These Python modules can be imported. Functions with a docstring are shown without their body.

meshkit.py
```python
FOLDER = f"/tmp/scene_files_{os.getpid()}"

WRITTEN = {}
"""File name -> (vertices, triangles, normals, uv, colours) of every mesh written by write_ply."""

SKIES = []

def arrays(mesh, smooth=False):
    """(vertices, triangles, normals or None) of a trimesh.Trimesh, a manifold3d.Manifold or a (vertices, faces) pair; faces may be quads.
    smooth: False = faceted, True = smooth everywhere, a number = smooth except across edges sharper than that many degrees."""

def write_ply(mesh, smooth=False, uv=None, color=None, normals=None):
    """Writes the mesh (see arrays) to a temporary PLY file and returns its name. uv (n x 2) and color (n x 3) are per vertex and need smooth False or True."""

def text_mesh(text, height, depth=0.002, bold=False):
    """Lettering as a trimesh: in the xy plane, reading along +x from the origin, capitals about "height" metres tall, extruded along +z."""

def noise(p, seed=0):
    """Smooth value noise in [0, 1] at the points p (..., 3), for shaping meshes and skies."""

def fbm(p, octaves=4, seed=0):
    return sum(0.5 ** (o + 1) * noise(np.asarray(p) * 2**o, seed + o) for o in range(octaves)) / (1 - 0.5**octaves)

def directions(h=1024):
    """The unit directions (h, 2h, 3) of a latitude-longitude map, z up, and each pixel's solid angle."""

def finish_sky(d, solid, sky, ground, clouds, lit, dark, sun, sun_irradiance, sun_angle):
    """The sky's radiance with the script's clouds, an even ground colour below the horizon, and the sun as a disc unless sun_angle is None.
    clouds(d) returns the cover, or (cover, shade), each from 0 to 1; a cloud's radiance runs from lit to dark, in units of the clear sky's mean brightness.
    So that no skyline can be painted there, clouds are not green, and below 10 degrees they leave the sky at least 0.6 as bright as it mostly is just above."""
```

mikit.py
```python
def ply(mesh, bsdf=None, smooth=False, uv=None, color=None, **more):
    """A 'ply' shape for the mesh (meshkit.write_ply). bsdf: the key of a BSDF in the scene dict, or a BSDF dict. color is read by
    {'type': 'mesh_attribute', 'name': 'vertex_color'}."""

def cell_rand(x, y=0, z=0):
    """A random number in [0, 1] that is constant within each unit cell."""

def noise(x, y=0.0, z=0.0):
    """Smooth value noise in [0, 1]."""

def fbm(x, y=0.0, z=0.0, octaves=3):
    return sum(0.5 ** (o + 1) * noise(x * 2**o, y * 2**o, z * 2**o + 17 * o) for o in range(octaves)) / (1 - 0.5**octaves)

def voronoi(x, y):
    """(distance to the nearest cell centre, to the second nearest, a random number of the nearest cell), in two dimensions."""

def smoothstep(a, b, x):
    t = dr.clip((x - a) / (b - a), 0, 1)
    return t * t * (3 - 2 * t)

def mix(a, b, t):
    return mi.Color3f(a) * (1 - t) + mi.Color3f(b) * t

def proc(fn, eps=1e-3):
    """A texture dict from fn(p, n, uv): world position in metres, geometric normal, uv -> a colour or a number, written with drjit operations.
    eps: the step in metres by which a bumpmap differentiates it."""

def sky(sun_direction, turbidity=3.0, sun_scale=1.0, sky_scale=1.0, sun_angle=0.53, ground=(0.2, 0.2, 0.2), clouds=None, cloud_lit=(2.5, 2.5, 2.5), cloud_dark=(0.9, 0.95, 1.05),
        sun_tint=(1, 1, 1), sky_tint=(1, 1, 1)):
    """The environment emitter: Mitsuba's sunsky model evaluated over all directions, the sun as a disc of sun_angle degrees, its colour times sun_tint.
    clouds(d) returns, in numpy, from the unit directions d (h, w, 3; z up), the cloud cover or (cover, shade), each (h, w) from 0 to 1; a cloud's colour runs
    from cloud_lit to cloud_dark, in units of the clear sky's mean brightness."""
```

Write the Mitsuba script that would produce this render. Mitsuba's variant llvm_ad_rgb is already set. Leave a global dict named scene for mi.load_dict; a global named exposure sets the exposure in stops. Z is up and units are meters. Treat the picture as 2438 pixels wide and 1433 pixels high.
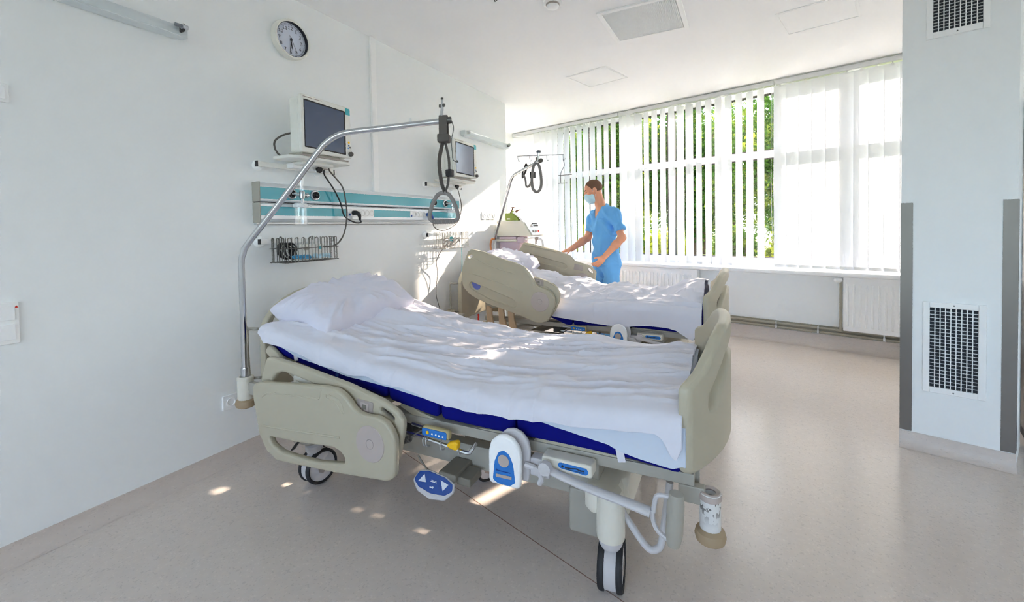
import math, random
import numpy as np
import trimesh, shapely, mapbox_earcut
from shapely.geometry import Polygon
import manifold3d as m3
from manifold3d import Manifold
import drjit as dr
import mitsuba as mi
import mikit, meshkit
from mikit import proc, noise, fbm, smoothstep, mix, cell_rand

scene = {"type": "scene"}
labels = {}
rng = np.random.default_rng(7)
T4 = mi.ScalarTransform4f
PI = math.pi

# ------------------------------------------------------------------ camera, sky, sun, exposure
YAW, PITCH, ROLL = (math.radians(a) for a in (27.481, -1.5413, -1.01448))
fw = np.array([-math.sin(YAW) * math.cos(PITCH), math.cos(YAW) * math.cos(PITCH), math.sin(PITCH)])
rt = np.array([math.cos(YAW), math.sin(YAW), 0.0])
up = np.cross(rt, fw)
cam_up = -math.sin(ROLL) * rt + math.cos(ROLL) * up
EYE = np.array([0, 0, 1.35])
scene["camera"] = {
    "type": "perspective", "fov_axis": "x", "fov": math.degrees(2 * math.atan(1219 / 1035.81)),
    "principal_point_offset_x": (1219 - 1234.79) / 2438, "principal_point_offset_y": (716.5 - 566.33) / 1433,
    "near_clip": 0.03, "far_clip": 300.0,
    "to_world": T4().look_at(origin=EYE.tolist(), target=(EYE + fw).tolist(), up=cam_up.tolist())}
SUN_AZ, SUN_EL = math.radians(70), math.radians(25.3)
sun = [math.cos(SUN_AZ) * math.cos(SUN_EL), math.sin(SUN_AZ) * math.cos(SUN_EL), math.sin(SUN_EL)]


def sky_clouds(d):
    n = meshkit.fbm(d * np.array([3.0, 3.0, 5.0]), 4, 3)
    return np.clip((n - 0.38) * 4, 0, 1) * 0.85


scene["sky"] = mikit.sky(sun, turbidity=2.5, sun_scale=0.75, sky_scale=1.5, sun_angle=0.7, sun_tint=(0.94, 1.0, 1.25), sky_tint=(0.955, 0.985, 1.10), ground=(0.25, 0.27, 0.2), clouds=sky_clouds,
                         cloud_lit=(2.2, 2.2, 2.25), cloud_dark=(1.2, 1.25, 1.35))
exposure = 4.5

# ------------------------------------------------------------------ helpers
TH = math.radians(13.8585)
BV = np.array([math.cos(TH), -math.sin(TH), 0.0])     # along the window wall
NV = np.array([math.sin(TH), math.cos(TH), 0.0])      # towards the window
MW = np.eye(4); MW[:3, 0] = BV; MW[:3, 1] = NV        # (b, n, z) -> world
COUNT = {}


def numbered(base):
    k = COUNT.get(base, -1) + 1
    COUNT[base] = k
    return base if k == 0 else f"{base}_{k:03d}"


def thing(name, label, cat, group=None, kind=None):
    key = numbered(name)
    labels[key] = {"label": label, "category": cat}
    if group: labels[key]["group"] = group
    if kind: labels[key]["kind"] = kind
    return key


def put(key, mesh, mat, smooth=35, M=None, **more):
    d = mikit.ply(mesh, mat, smooth=smooth, **more)
    if M is not None: d["to_world"] = T4(M.tolist())
    scene[key] = d
    return d


def part(parent, name, mesh, mat, smooth=35, M=None, label=None, **more):
    key = numbered(parent + "__" + name)
    put(key, mesh, mat, smooth, M, **more)
    if label: labels[key] = {"label": label}
    return key


def again(parent, name, d, M=None, mat=None, label=None):
    key = numbered(parent + "__" + name)
    e = dict(d)
    if M is not None: e["to_world"] = T4(M.tolist())
    if mat: e["bsdf"] = {"type": "ref", "id": mat}
    scene[key] = e
    if label: labels[key] = {"label": label}
    return key


def struct(name, mesh, mat, smooth=False, M=None, label=None, parent=None):
    key = numbered(name if parent is None else parent + "__" + name)
    put(key, mesh, mat, smooth, M)
    if parent is None:
        labels[key] = {"kind": "structure"}
        if label: labels[key]["label"] = label
    return key


def cat(*ms):
    ms = [m for x in ms for m in (x if isinstance(x, (list, tuple)) else [x])]
    return trimesh.util.concatenate([tm(m) for m in ms])


def tm(m):
    if isinstance(m, trimesh.Trimesh): return m
    g = m.to_mesh()
    return trimesh.Trimesh(np.asarray(g.vert_properties[:, :3], float), np.asarray(g.tri_verts), process=False)


def mani(t):
    t = t.copy(); t.merge_vertices(digits_vertex=6)
    return Manifold(m3.Mesh(np.asarray(t.vertices, np.float32), np.asarray(t.faces, np.uint32)))


def xf(mesh, M):
    m = tm(mesh).copy(); m.apply_transform(M); return m


def tr(x=0, y=0, z=0):
    M = np.eye(4); M[:3, 3] = (x, y, z); return M


def rot(axis, deg, at=(0, 0, 0)):
    return trimesh.transformations.rotation_matrix(math.radians(deg), axis, at)


def box(x0, x1, y0, y1, z0, z1, r=0.0, seg=2):
    """An axis-aligned box; r rounds its edges."""
    lo, hi = np.minimum([x0, y0, z0], [x1, y1, z1]), np.maximum([x0, y0, z0], [x1, y1, z1])
    if r <= 0:
        return tm(Manifold.cube((hi - lo).tolist()).translate(lo.tolist()))
    r = min(r, 0.49 * (hi - lo).min())
    # chamfered / rounded by hulling small rounded corners
    n = 8 if seg > 1 else 4
    s = np.array(tm(Manifold.sphere(r, n)).vertices)
    pts = np.vstack([s + np.array([[lo, hi][i][0] + (r, -r)[i], [lo, hi][j][1] + (r, -r)[j], [lo, hi][k][2] + (r, -r)[k]]) for i in (0, 1) for j in (0, 1) for k in (0, 1)])
    return tm(Manifold.hull_points(pts))


def spline(pts, n=8):
    """Catmull-Rom through the points."""
    p = np.asarray(pts, float)
    if len(p) < 3: return p
    q = np.vstack([2 * p[0] - p[1], p, 2 * p[-1] - p[-2]])
    out = []
    for i in range(1, len(q) - 2):
        t = np.linspace(0, 1, n, endpoint=False)[:, None]
        a, b, c, d = q[i - 1], q[i], q[i + 1], q[i + 2]
        out.append(0.5 * (2 * b + (c - a) * t + (2 * a - 5 * b + 4 * c - d) * t**2 + (3 * b - a - 3 * c + d) * t**3))
    return np.vstack(out + [p[-1:]])


def tube(pts, r, sides=10, smooth=6, closed=False, flat=None):
    p = spline(pts, smooth) if smooth else np.asarray(pts, float)
    n = len(p)
    r = np.broadcast_to(np.asarray(r, float), (n,)) if np.ndim(r) == 0 else np.interp(np.linspace(0, 1, n), np.linspace(0, 1, len(r)), r)
    t = np.gradient(p, axis=0)
    if closed: t[0] = t[-1] = p[1] - p[-2]
    t /= np.linalg.norm(t, axis=1, keepdims=True) + 1e-12
    a = np.cross(t[0], [0, 0, 1.0] if abs(t[0][2]) < 0.9 else [1.0, 0, 0]); a /= np.linalg.norm(a)
    A = []
    for i in range(n):
        a = a - t[i] * (a @ t[i]); a /= np.linalg.norm(a) + 1e-12; A.append(a.copy())
    A = np.array(A); Bn = np.cross(t, A)
    ang = np.arange(sides) * 2 * PI / sides
    fx, fy = flat if flat else (1, 1)
    v = p[:, None] + r[:, None, None] * (fx * np.cos(ang)[None, :, None] * A[:, None] + fy * np.sin(ang)[None, :, None] * Bn[:, None])
    i, j = np.meshgrid(np.arange(n - 1), np.arange(sides), indexing="ij")
    q = np.stack([i * sides + j, i * sides + (j + 1) % sides, (i + 1) * sides + (j + 1) % sides, (i + 1) * sides + j], -1).reshape(-1, 4)
    f = np.vstack([q[:, [0, 1, 2]], q[:, [0, 2, 3]]])
    v = v.reshape(-1, 3)
    if not closed:
        c0, c1 = len(v), len(v) + 1
        v = np.vstack([v, p[:1], p[-1:]])
        j = np.arange(sides)
        f = np.vstack([f, np.stack([np.full(sides, c0), (j + 1) % sides, j], -1), np.stack([np.full(sides, c1), (n - 1) * sides + j, (n - 1) * sides + (j + 1) % sides], -1)])
    return trimesh.Trimesh(v, f, process=False)


def cyl(p0, p1, r, sides=20, r1=None):
    return tube([p0, p1], [r, r if r1 is None else r1], sides, 0)


def lathe(profile, origin=(0, 0, 0), axis=(0, 0, 1), sides=28):
    """profile: (radius, height) pairs, from one end to the other; closed where the radius is 0."""
    pr = np.asarray(profile, float)
    ang = np.arange(sides) * 2 * PI / sides
    v = np.stack([pr[:, None, 0] * np.cos(ang), pr[:, None, 0] * np.sin(ang), np.broadcast_to(pr[:, None, 1], (len(pr), sides))], -1).reshape(-1, 3)
    i, j = np.meshgrid(np.arange(len(pr) - 1), np.arange(sides), indexing="ij")
    q = np.stack([i * sides + j, i * sides + (j + 1) % sides, (i + 1) * sides + (j + 1) % sides, (i + 1) * sides + j], -1).reshape(-1, 4)
    m = trimesh.Trimesh(v, np.vstack([q[:, [0, 1, 2]], q[:, [0, 2, 3]]]), process=False)
    m.merge_vertices(digits_vertex=7); m.update_faces(m.nondegenerate_faces())
    M = trimesh.geometry.align_vectors([0, 0, 1], axis); M[:3, 3] = origin
    m.apply_transform(M)
    return m


def disc(c, axis, r, t, sides=28, bev=0.0):
    b = min(bev, t * 0.49)
    return lathe([(0, 0), (r - b, 0), (r, b), (r, t - b), (r - b, t), (0, t)], c, axis, sides)


def ring(pts, step):
    p = np.asarray(pts, float)
    p = np.vstack([p, p[:1]]); d = np.r_[0, np.cumsum(np.linalg.norm(np.diff(p, axis=0), axis=1))]
    n = max(8, int(round(d[-1] / step)))
    s = np.linspace(0, d[-1], n, endpoint=False)
    return np.stack([np.interp(s, d, p[:, k]) for k in (0, 1)], -1)


def rounded(pts, r):
    g = Polygon(pts).buffer(0)
    return g.buffer(-r, 8).buffer(2 * r, 8).buffer(-r, 8)


def plate(poly, t, r=0.006, holes=(), soft=0.012, hsoft=None, step=0.012, n=3, refine=None):
    """A plate in the xy plane, z from -t/2 to t/2, with rounded edges. poly, holes: outlines; soft rounds their corners."""
    if soft: soft = max(soft, 1.4 * r)
    if step and soft: step = min(step, max(soft * .8, .003))
    g = poly if isinstance(poly, Polygon) else (rounded(poly, soft) if soft else Polygon(poly).buffer(0))
    rings = [np.array(shapely.geometry.polygon.orient(g).exterior.coords)[:-1]]
    for h in holes:
        hg = h if isinstance(h, Polygon) else rounded(h, hsoft if hsoft is not None else soft)
        rings.append(np.array(shapely.geometry.polygon.orient(hg, -1).exterior.coords)[:-1])
    rings = [ring(q, step) if step else q for q in rings]
    r = min(r, t * 0.499)
    lev = [(r * (1 - math.cos(a)), t / 2 - r + r * math.sin(a)) for a in np.linspace(0, PI / 2, n + 1)] if r > 0 else [(0, t / 2)]
    prof = [(i, -z) for i, z in lev[::-1]] + [(i, z) for i, z in lev]
    V, F, base = [], [], 0
    tops, bots = [], []
    for q in rings:
        e = np.roll(q, -1, 0) - np.roll(q, 1, 0)
        nn = np.stack([-e[:, 1], e[:, 0]], -1); nn /= np.linalg.norm(nn, axis=1, keepdims=True) + 1e-12   # inward for ccw outer
        m = len(q)
        for i, z in prof:
            V.append(np.column_stack([q + nn * i, np.full(m, z)]))
        k, j = np.meshgrid(np.arange(len(prof) - 1), np.arange(m), indexing="ij")
        a = base + k * m + j; b = base + k * m + (j + 1) % m
        qd = np.stack([a, b, b + m, a + m], -1).reshape(-1, 4)
        F += [qd[:, [0, 1, 2]], qd[:, [0, 2, 3]]]
        bots.append(base + np.arange(m)); tops.append(base + (len(prof) - 1) * m + np.arange(m))
        base += m * len(prof)
    V = np.vstack(V)
    ends = np.cumsum([len(x) for x in tops]).astype(np.uint32)
    ti = np.concatenate(tops); bi = np.concatenate(bots)
    jit = np.random.default_rng(1).uniform(-1e-6, 1e-6, (len(ti), 2))     # earcut drops points on a straight line
    tri = mapbox_earcut.triangulate_float64(V[ti][:, :2] + jit, ends).reshape(-1, 3).astype(np.int64)
    q = V[ti][:, :2][tri]
    e1, e2 = q[:, 1] - q[:, 0], q[:, 2] - q[:, 0]
    ar = e1[:, 0] * e2[:, 1] - e1[:, 1] * e2[:, 0]
    if ar.sum() < 0: tri = tri[:, ::-1]
    F.append(ti[tri]); F.append(bi[tri][:, ::-1])
    msh = trimesh.Trimesh(V, np.vstack(F), process=False)
    if msh.volume < 0: msh.invert()
    if refine:
        msh = tm(mani(msh).refine_to_length(refine))
    return msh


UZ = np.array([[1, 0, 0, 0], [0, 0, -1, 0], [0, 1, 0, 0], [0, 0, 0, 1.0]])   # plate (x, y, t) -> (x, -t, y): faces towards -y (front = +t)
VZ = np.array([[0, 0, 1, 0], [1, 0, 0, 0], [0, 1, 0, 0], [0, 0, 0, 1.0]])    # plate (x, y, t) -> (t, x, y): faces towards +x


def warp(mesh, fn):
    m = tm(mesh).copy(); m.vertices = fn(np.array(m.vertices)); return m


def grid_mesh(P, thick=0.0):
    """P (n, m, 3) -> a sheet, given a thickness by a second layer along its normals."""
    n, m = P.shape[:2]
    i, j = np.meshgrid(np.arange(n - 1), np.arange(m - 1), indexing="ij")
    q = np.stack([i * m + j, (i + 1) * m + j, (i + 1) * m + j + 1, i * m + j + 1], -1).reshape(-1, 4)
    f = np.vstack([q[:, [0, 1, 2]], q[:, [0, 2, 3]]])
    v = P.reshape(-1, 3)
    t = trimesh.Trimesh(v, f, process=False)
    if thick == 0: return t
    nn = np.array(t.vertex_normals)
    k = len(v)
    idx = np.arange(k).reshape(n, m)
    edge = np.concatenate([idx[0, :], idx[1:, -1], idx[-1, -2::-1], idx[-2:0:-1, 0]])
    e2 = np.roll(edge, -1)
    side = np.vstack([np.stack([e2, edge, edge + k], -1), np.stack([e2, edge + k, e2 + k], -1)])
    o = trimesh.Trimesh(np.vstack([v, v - nn * thick]), np.vstack([f, f[:, ::-1] + k, side]), process=False)
    return o


def spl(text, h, depth=0.0015, bold=False):
    """Centred lettering."""
    m = meshkit.text_mesh(text, h, depth, bold)
    c = m.bounds.mean(0); m.apply_translation([-c[0], -c[1], 0])
    return m


def coil(p0, p1, turns, rad, wire, n=14):
    p0, p1 = np.array(p0, float), np.array(p1, float)
    t = np.linspace(0, 1, turns * n)
    ax = (p1 - p0) / np.linalg.norm(p1 - p0)
    a = np.cross(ax, [0, 0, 1.0] if abs(ax[2]) < .9 else [1.0, 0, 0]); a /= np.linalg.norm(a); b = np.cross(ax, a)
    ph = t * turns * 2 * PI
    return tube(p0 + np.outer(t, p1 - p0) + rad * (np.outer(np.cos(ph), a) + np.outer(np.sin(ph), b)), wire, 6, 0)


# marching tetrahedra for the figure
TETS = np.array([[0, 5, 1, 6], [0, 1, 2, 6], [0, 2, 3, 6], [0, 3, 7, 6], [0, 7, 4, 6], [0, 4, 5, 6]])
CORN = np.array([[0, 0, 0], [1, 0, 0], [1, 1, 0], [0, 1, 0], [0, 0, 1], [1, 0, 1], [1, 1, 1], [0, 1, 1]])


def field_mesh(prims, lo, hi, h, cuts=(), k=0.02, smooth=5):
    """The surface of rounded pieces blended together. prims: (function, lower corner, upper corner, blend); cuts: functions whose insides are taken away."""
    lo, hi = np.asarray(lo, float), np.asarray(hi, float)
    n = np.ceil((hi - lo) / h).astype(int) + 1
    ax = [lo[q] + h * np.arange(n[q]) for q in range(3)]
    val = np.full(n, 0.5)

    def window(a, b, m):
        i0 = np.clip(np.floor((np.asarray(a) - m - lo) / h).astype(int), 0, n); i1 = np.clip(np.ceil((np.asarray(b) + m - lo) / h).astype(int) + 1, 0, n)
        sl = tuple(slice(x, y) for x, y in zip(i0, i1))
        g = np.stack(np.meshgrid(*[ax[q][sl[q]] for q in range(3)], indexing="ij"), -1)
        return sl, g
    for fn, a, b, kk in prims:
        sl, g = window(a, b, 0.05)
        if g.size == 0: continue
        d = fn(g.reshape(-1, 3)).reshape(g.shape[:3])
        val[sl] = smin(val[sl], d, kk if kk else k)
    if len(cuts):
        g = np.stack(np.meshgrid(*ax, indexing="ij"), -1).reshape(-1, 3)
        for c in cuts: val = np.maximum(val, -c(g).reshape(n))
    val[np.abs(val) < 1e-9] = 1e-9
    lin_ = np.arange(val.size).reshape(n)
    s8 = [val[i:n[0] - 1 + i, j:n[1] - 1 + j, l:n[2] - 1 + l] < 0 for i, j, l in CORN]
    cnt = sum(x.astype(int) for x in s8)
    c = np.argwhere((cnt > 0) & (cnt < 8))
    ids = lin_[tuple((c[:, None] + CORN[None]).transpose(2, 0, 1))]
    t = ids[:, TETS].reshape(-1, 4)
    fv = val.ravel(); s = fv[t] < 0
    cnt = s.sum(1)
    pos = lambda i: lo + h * np.stack(np.unravel_index(i, tuple(n)), -1)
    edges, ref, sign = [], [], []
    for kq in (1, 3):
        sel = cnt == kq
        tt, ss = t[sel], s[sel] if kq == 1 else ~s[sel]
        w = ss.argmax(1); o = np.array([[1, 2, 3], [0, 2, 3], [0, 1, 3], [0, 1, 2]])[w]
        a = tt[np.arange(len(tt)), w]
        edges.append(np.stack([np.stack([a, tt[np.arange(len(tt)), o[:, q]]], -1) for q in range(3)], 1)); ref.append(a); sign.append(np.full(len(a), 1 if kq == 1 else -1))
    sel = cnt == 2
    q = np.take_along_axis(t[sel], np.argsort(~s[sel], axis=1, kind="stable"), 1)
    e = [np.stack([q[:, i], q[:, j]], -1) for i, j in ((0, 2), (0, 3), (1, 3), (1, 2))]
    mid = (pos(q[:, 0]) + pos(q[:, 1])) / 2
    for tri in ((0, 1, 2), (0, 2, 3)):
        edges.append(np.stack([e[x] for x in tri], 1))
    R = np.concatenate([pos(ref[0]), pos(ref[1]), mid, mid]); S = np.concatenate([sign[0], sign[1], np.ones(2 * len(mid))])
    te = np.sort(np.concatenate(edges).reshape(-1, 2), axis=1).astype(np.int64)
    u, inv = np.unique(te[:, 0] * val.size + te[:, 1], return_inverse=True)
    a, b = u // val.size, u % val.size
    w = fv[a] / (fv[a] - fv[b])
    V = pos(a) + w[:, None] * (pos(b) - pos(a)); F = inv.reshape(-1, 3)
    nr = np.cross(V[F[:, 1]] - V[F[:, 0]], V[F[:, 2]] - V[F[:, 0]])
    flip = ((V[F].mean(1) - R) * nr).sum(1) * S < 0
    F[flip] = F[flip][:, ::-1]
    m = trimesh.Trimesh(V, F, process=False)
    m.merge_vertices(digits_vertex=6); m.update_faces(m.nondegenerate_faces()); m.remove_unreferenced_vertices()
    if smooth: trimesh.smoothing.filter_taubin(m, iterations=smooth)
    return m


def p_cone(a, b, ra, rb, k=0):
    a, b = np.asarray(a, float), np.asarray(b, float); r = max(ra, rb)
    return (lambda p: cone_sd(p, a, b, ra, rb), np.minimum(a, b) - r, np.maximum(a, b) + r, k)


def p_ell(c, r, M=None, k=0):
    m = max(r); c = np.asarray(c, float)
    return (lambda p: ell_sd(p, c, r, M), c - m, c + m, k)


def cone_sd(p, a, b, ra, rb):
    a, b = np.asarray(a, float), np.asarray(b, float)
    ab = b - a; t = np.clip(((p - a) @ ab) / (ab @ ab + 1e-12), 0, 1)
    return np.linalg.norm(p - a - t[:, None] * ab, axis=1) - (ra + (rb - ra) * t)


def ell_sd(p, c, r, M=None):
    q = p - np.asarray(c, float)
    if M is not None: q = q @ M
    r = np.asarray(r, float)
    k0 = np.linalg.norm(q / r, axis=1); k1 = np.linalg.norm(q / r**2, axis=1)
    return k0 * (k0 - 1) / (k1 + 1e-9)


def smin(a, b, k):
    h = np.clip(0.5 + 0.5 * (b - a) / k, 0, 1)
    return b + (a - b) * h - k * h * (1 - h)


# ------------------------------------------------------------------ materials
def lin(r, g, b):
    c = np.array([r, g, b]) / 255.0
    return [float(x) for x in np.where(c <= 0.04045, c / 12.92, ((c + 0.055) / 1.055) ** 2.4)]


def mat(key, col, rough=0.5, metallic=0.0, tex=None, bump=None, **kw):
    d = {"type": "principled", "base_color": tex if tex else {"type": "rgb", "value": col}, "roughness": rough, "metallic": metallic, **kw}
    if bump is not None:
        fn, sc = bump
        d = {"type": "bumpmap", "arbitrary": proc(fn, eps=2e-3), "scale": sc, "bsdf": d}
    scene[key] = {"type": "twosided", "bsdf": d}
    return key


def vinyl(base, amp):
    base = np.array(base)

    def fn(p, n, uv):
        a = noise(p.x * 140, p.y * 140, p.z * 140)
        b = noise(p.x * 55 + 9, p.y * 55, p.z * 55)
        c = fbm(p.x * 1.3, p.y * 1.3, p.z * 1.3)
        s = smoothstep(0.80, 0.9, a) * (-amp * 1.6) + smoothstep(0.18, 0.08, a) * amp + (b - 0.5) * amp * 0.7 + (c - 0.5) * 0.05
        return mi.Color3f(*base.tolist()) * (1 + s)
    return proc(fn)


mat("m_wall", lin(232, 235, 236), 0.55)
mat("m_ceiling", lin(238, 239, 240), 0.6)
mat("m_floor", None, 0.2, tex=vinyl(lin(204, 195, 188), 0.07), specular=0.5)
mat("m_cove", None, 0.4, tex=vinyl(lin(201, 191, 184), 0.08))
mat("m_seam", lin(150, 124, 112), 0.5)
mat("m_white", lin(238, 239, 239), 0.35)
mat("m_white_gloss", lin(240, 241, 242), 0.16)
mat("m_offwhite", lin(225, 225, 219), 0.4)
mat("m_bed", lin(175, 168, 148), 0.38)
mat("m_bed_dark", lin(118, 114, 104), 0.5)
mat("m_cream", lin(214, 211, 199), 0.35)
mat("m_bedgrey", lin(160, 157, 147), 0.4)
mat("m_disc", lin(176, 164, 158), 0.5)
mat("m_panelgrey", lin(158, 148, 142), 0.45)
mat("m_chrome", lin(205, 208, 212), 0.12, 1.0)
mat("m_steel", None, 0.38, 1.0, tex=proc(lambda p, n, uv: mi.Color3f(0.17, 0.155, 0.14) * (0.85 + 0.35 * fbm(p.x * 5, p.y * 5, p.z * 2.2))))
mat("m_darksteel", lin(100, 100, 98), 0.35, 0.9)
mat("m_alu", lin(205, 208, 210), 0.35, 0.7)
mat("m_black", lin(28, 28, 30), 0.5)
mat("m_rubber", lin(30, 32, 36), 0.6)
mat("m_wheelgrey", lin(192, 190, 192), 0.45)
mat("m_dark", lin(46, 46, 48), 0.7)
mat("m_tan", lin(160, 140, 112), 0.55)
mat("m_strap", lin(92, 88, 84), 0.75)
mat("m_grip", lin(132, 128, 126), 0.6)
mat("m_blue", lin(6, 12, 112), 0.85, specular=0.15)
mat("m_labelblue", lin(38, 112, 190), 0.4)
mat("m_navy", lin(28, 66, 140), 0.4)
mat("m_badge", lin(92, 104, 178), 0.4)
mat("m_yellow", lin(238, 186, 20), 0.4)
mat("m_red", lin(205, 40, 30), 0.45)
mat("m_teal", None, 0.12, tex=proc(lambda p, n, uv: mi.Color3f(0.055, 0.36, 0.43) * (0.92 + 0.2 * fbm(p.y * 3, p.z * 9))), clearcoat=0.6)
mat("m_screen", lin(58, 76, 104), 0.14, specular=0.8)
mat("m_orange", lin(196, 128, 80), 0.5)
mat("m_green", lin(120, 140, 50), 0.5)
mat("m_violet", lin(196, 176, 190), 0.4)
mat("m_pipe", lin(158, 153, 138), 0.5)
mat("m_grille_back", lin(92, 102, 112), 0.6)
mat("m_meshback", lin(60, 70, 80), 0.7)
mat("m_lampbody", lin(206, 214, 217), 0.4)
mat("m_duct", lin(40, 46, 52), 0.8)
mat("m_skin", lin(216, 152, 120), 0.5)
mat("m_hair", lin(104, 76, 58), 0.8)
mat("m_hairthin", lin(150, 105, 82), 0.7)
mat("m_mask", lin(186, 222, 236), 0.8)
mat("m_brow", lin(60, 42, 34), 0.8)
mat("m_scrub", None, 0.85, tex=proc(lambda p, n, uv: mi.Color3f(0.13, 0.40, 0.78) * (0.93 + 0.14 * fbm(p.x * 9, p.y * 9, p.z * 6))))
mat("m_print", lin(30, 34, 44), 0.5)
mat("m_grass", None, 0.9, tex=proc(lambda p, n, uv: mix((0.08, 0.14, 0.025), (0.24, 0.28, 0.05), fbm(p.x * 0.7, p.y * 0.7, 0, 4))))
mat("m_bark", lin(88, 72, 58), 0.9)


def weave(p, n, uv):
    return 0.5 * noise(p.x * 900, p.y * 900, p.z * 900) + 0.5 * fbm(p.x * 60, p.y * 60, p.z * 60)


mat("m_sheet", lin(212, 212, 222), 0.85, bump=(weave, 0.0006))
mat("m_pillow", lin(210, 209, 221), 0.85, bump=(weave, 0.0008))
mat("m_fitted", lin(198, 207, 221), 0.85, bump=(weave, 0.0006))
scene["m_blind"] = {"type": "principledthin", "base_color": {"type": "rgb", "value": lin(236, 238, 242)}, "roughness": 0.9, "diff_trans": 0.36, "spec_trans": 0.0, "eta": 1.3}
scene["m_glass"] = {"type": "thindielectric", "int_ior": 1.18}
scene["m_clear"] = {"type": "thindielectric", "int_ior": 1.7}


def leaf_tex(a, b, t0):
    return proc(lambda p, n, uv: mix(a, b, smoothstep(t0, t0 + .22, noise(p.x * 4.3, p.y * 4.3, p.z * 4.3) * .6 + .4 * noise(p.x * 1.1, p.y * 1.1, p.z * 1.1 + 7))))


for k, a_, b_, t_ in (("m_leaf", (0.10, 0.20, 0.035), (0.36, 0.42, 0.06), .5), ("m_leaf_dark", (0.07, 0.15, 0.035), (0.24, 0.31, 0.05), .55), ("m_leaf_yellow", (0.22, 0.28, 0.045), (0.48, 0.50, 0.07), .36)):
    scene[k] = {"type": "principledthin", "base_color": leaf_tex(a_, b_, t_), "roughness": 0.7, "diff_trans": 0.9, "eta": 1.2}

mat("m_clockface", lin(205, 212, 228), 0.4)
mat("m_alu_white", lin(214, 219, 223), 0.25, 0.25)
mat("m_socketgrey", lin(205, 203, 200), 0.4)
mat("m_panelwhite", lin(226, 228, 230), 0.35)
mat("m_tealtube", lin(60, 170, 180), 0.35)
mat("m_darkwire", lin(92, 90, 86), 0.35, 0.6)
mat("m_palewire", lin(176, 172, 164), 0.35, 0.5)
mat("m_palepad", lin(190, 222, 236), 0.6)
mat("m_bluepad", lin(70, 150, 195), 0.6)
scene["m_water"] = {"type": "thindielectric", "int_ior": 1.33}

# ------------------------------------------------------------------ the room
WL, CH, NW = -2.70, 2.91, 5.60


def bn(b, n):
    return (BV * b + NV * n)[:2]


def xN(x, n):          # the point on N = n with this x
    return (x, (n - x * NV[0]) / NV[1])


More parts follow.
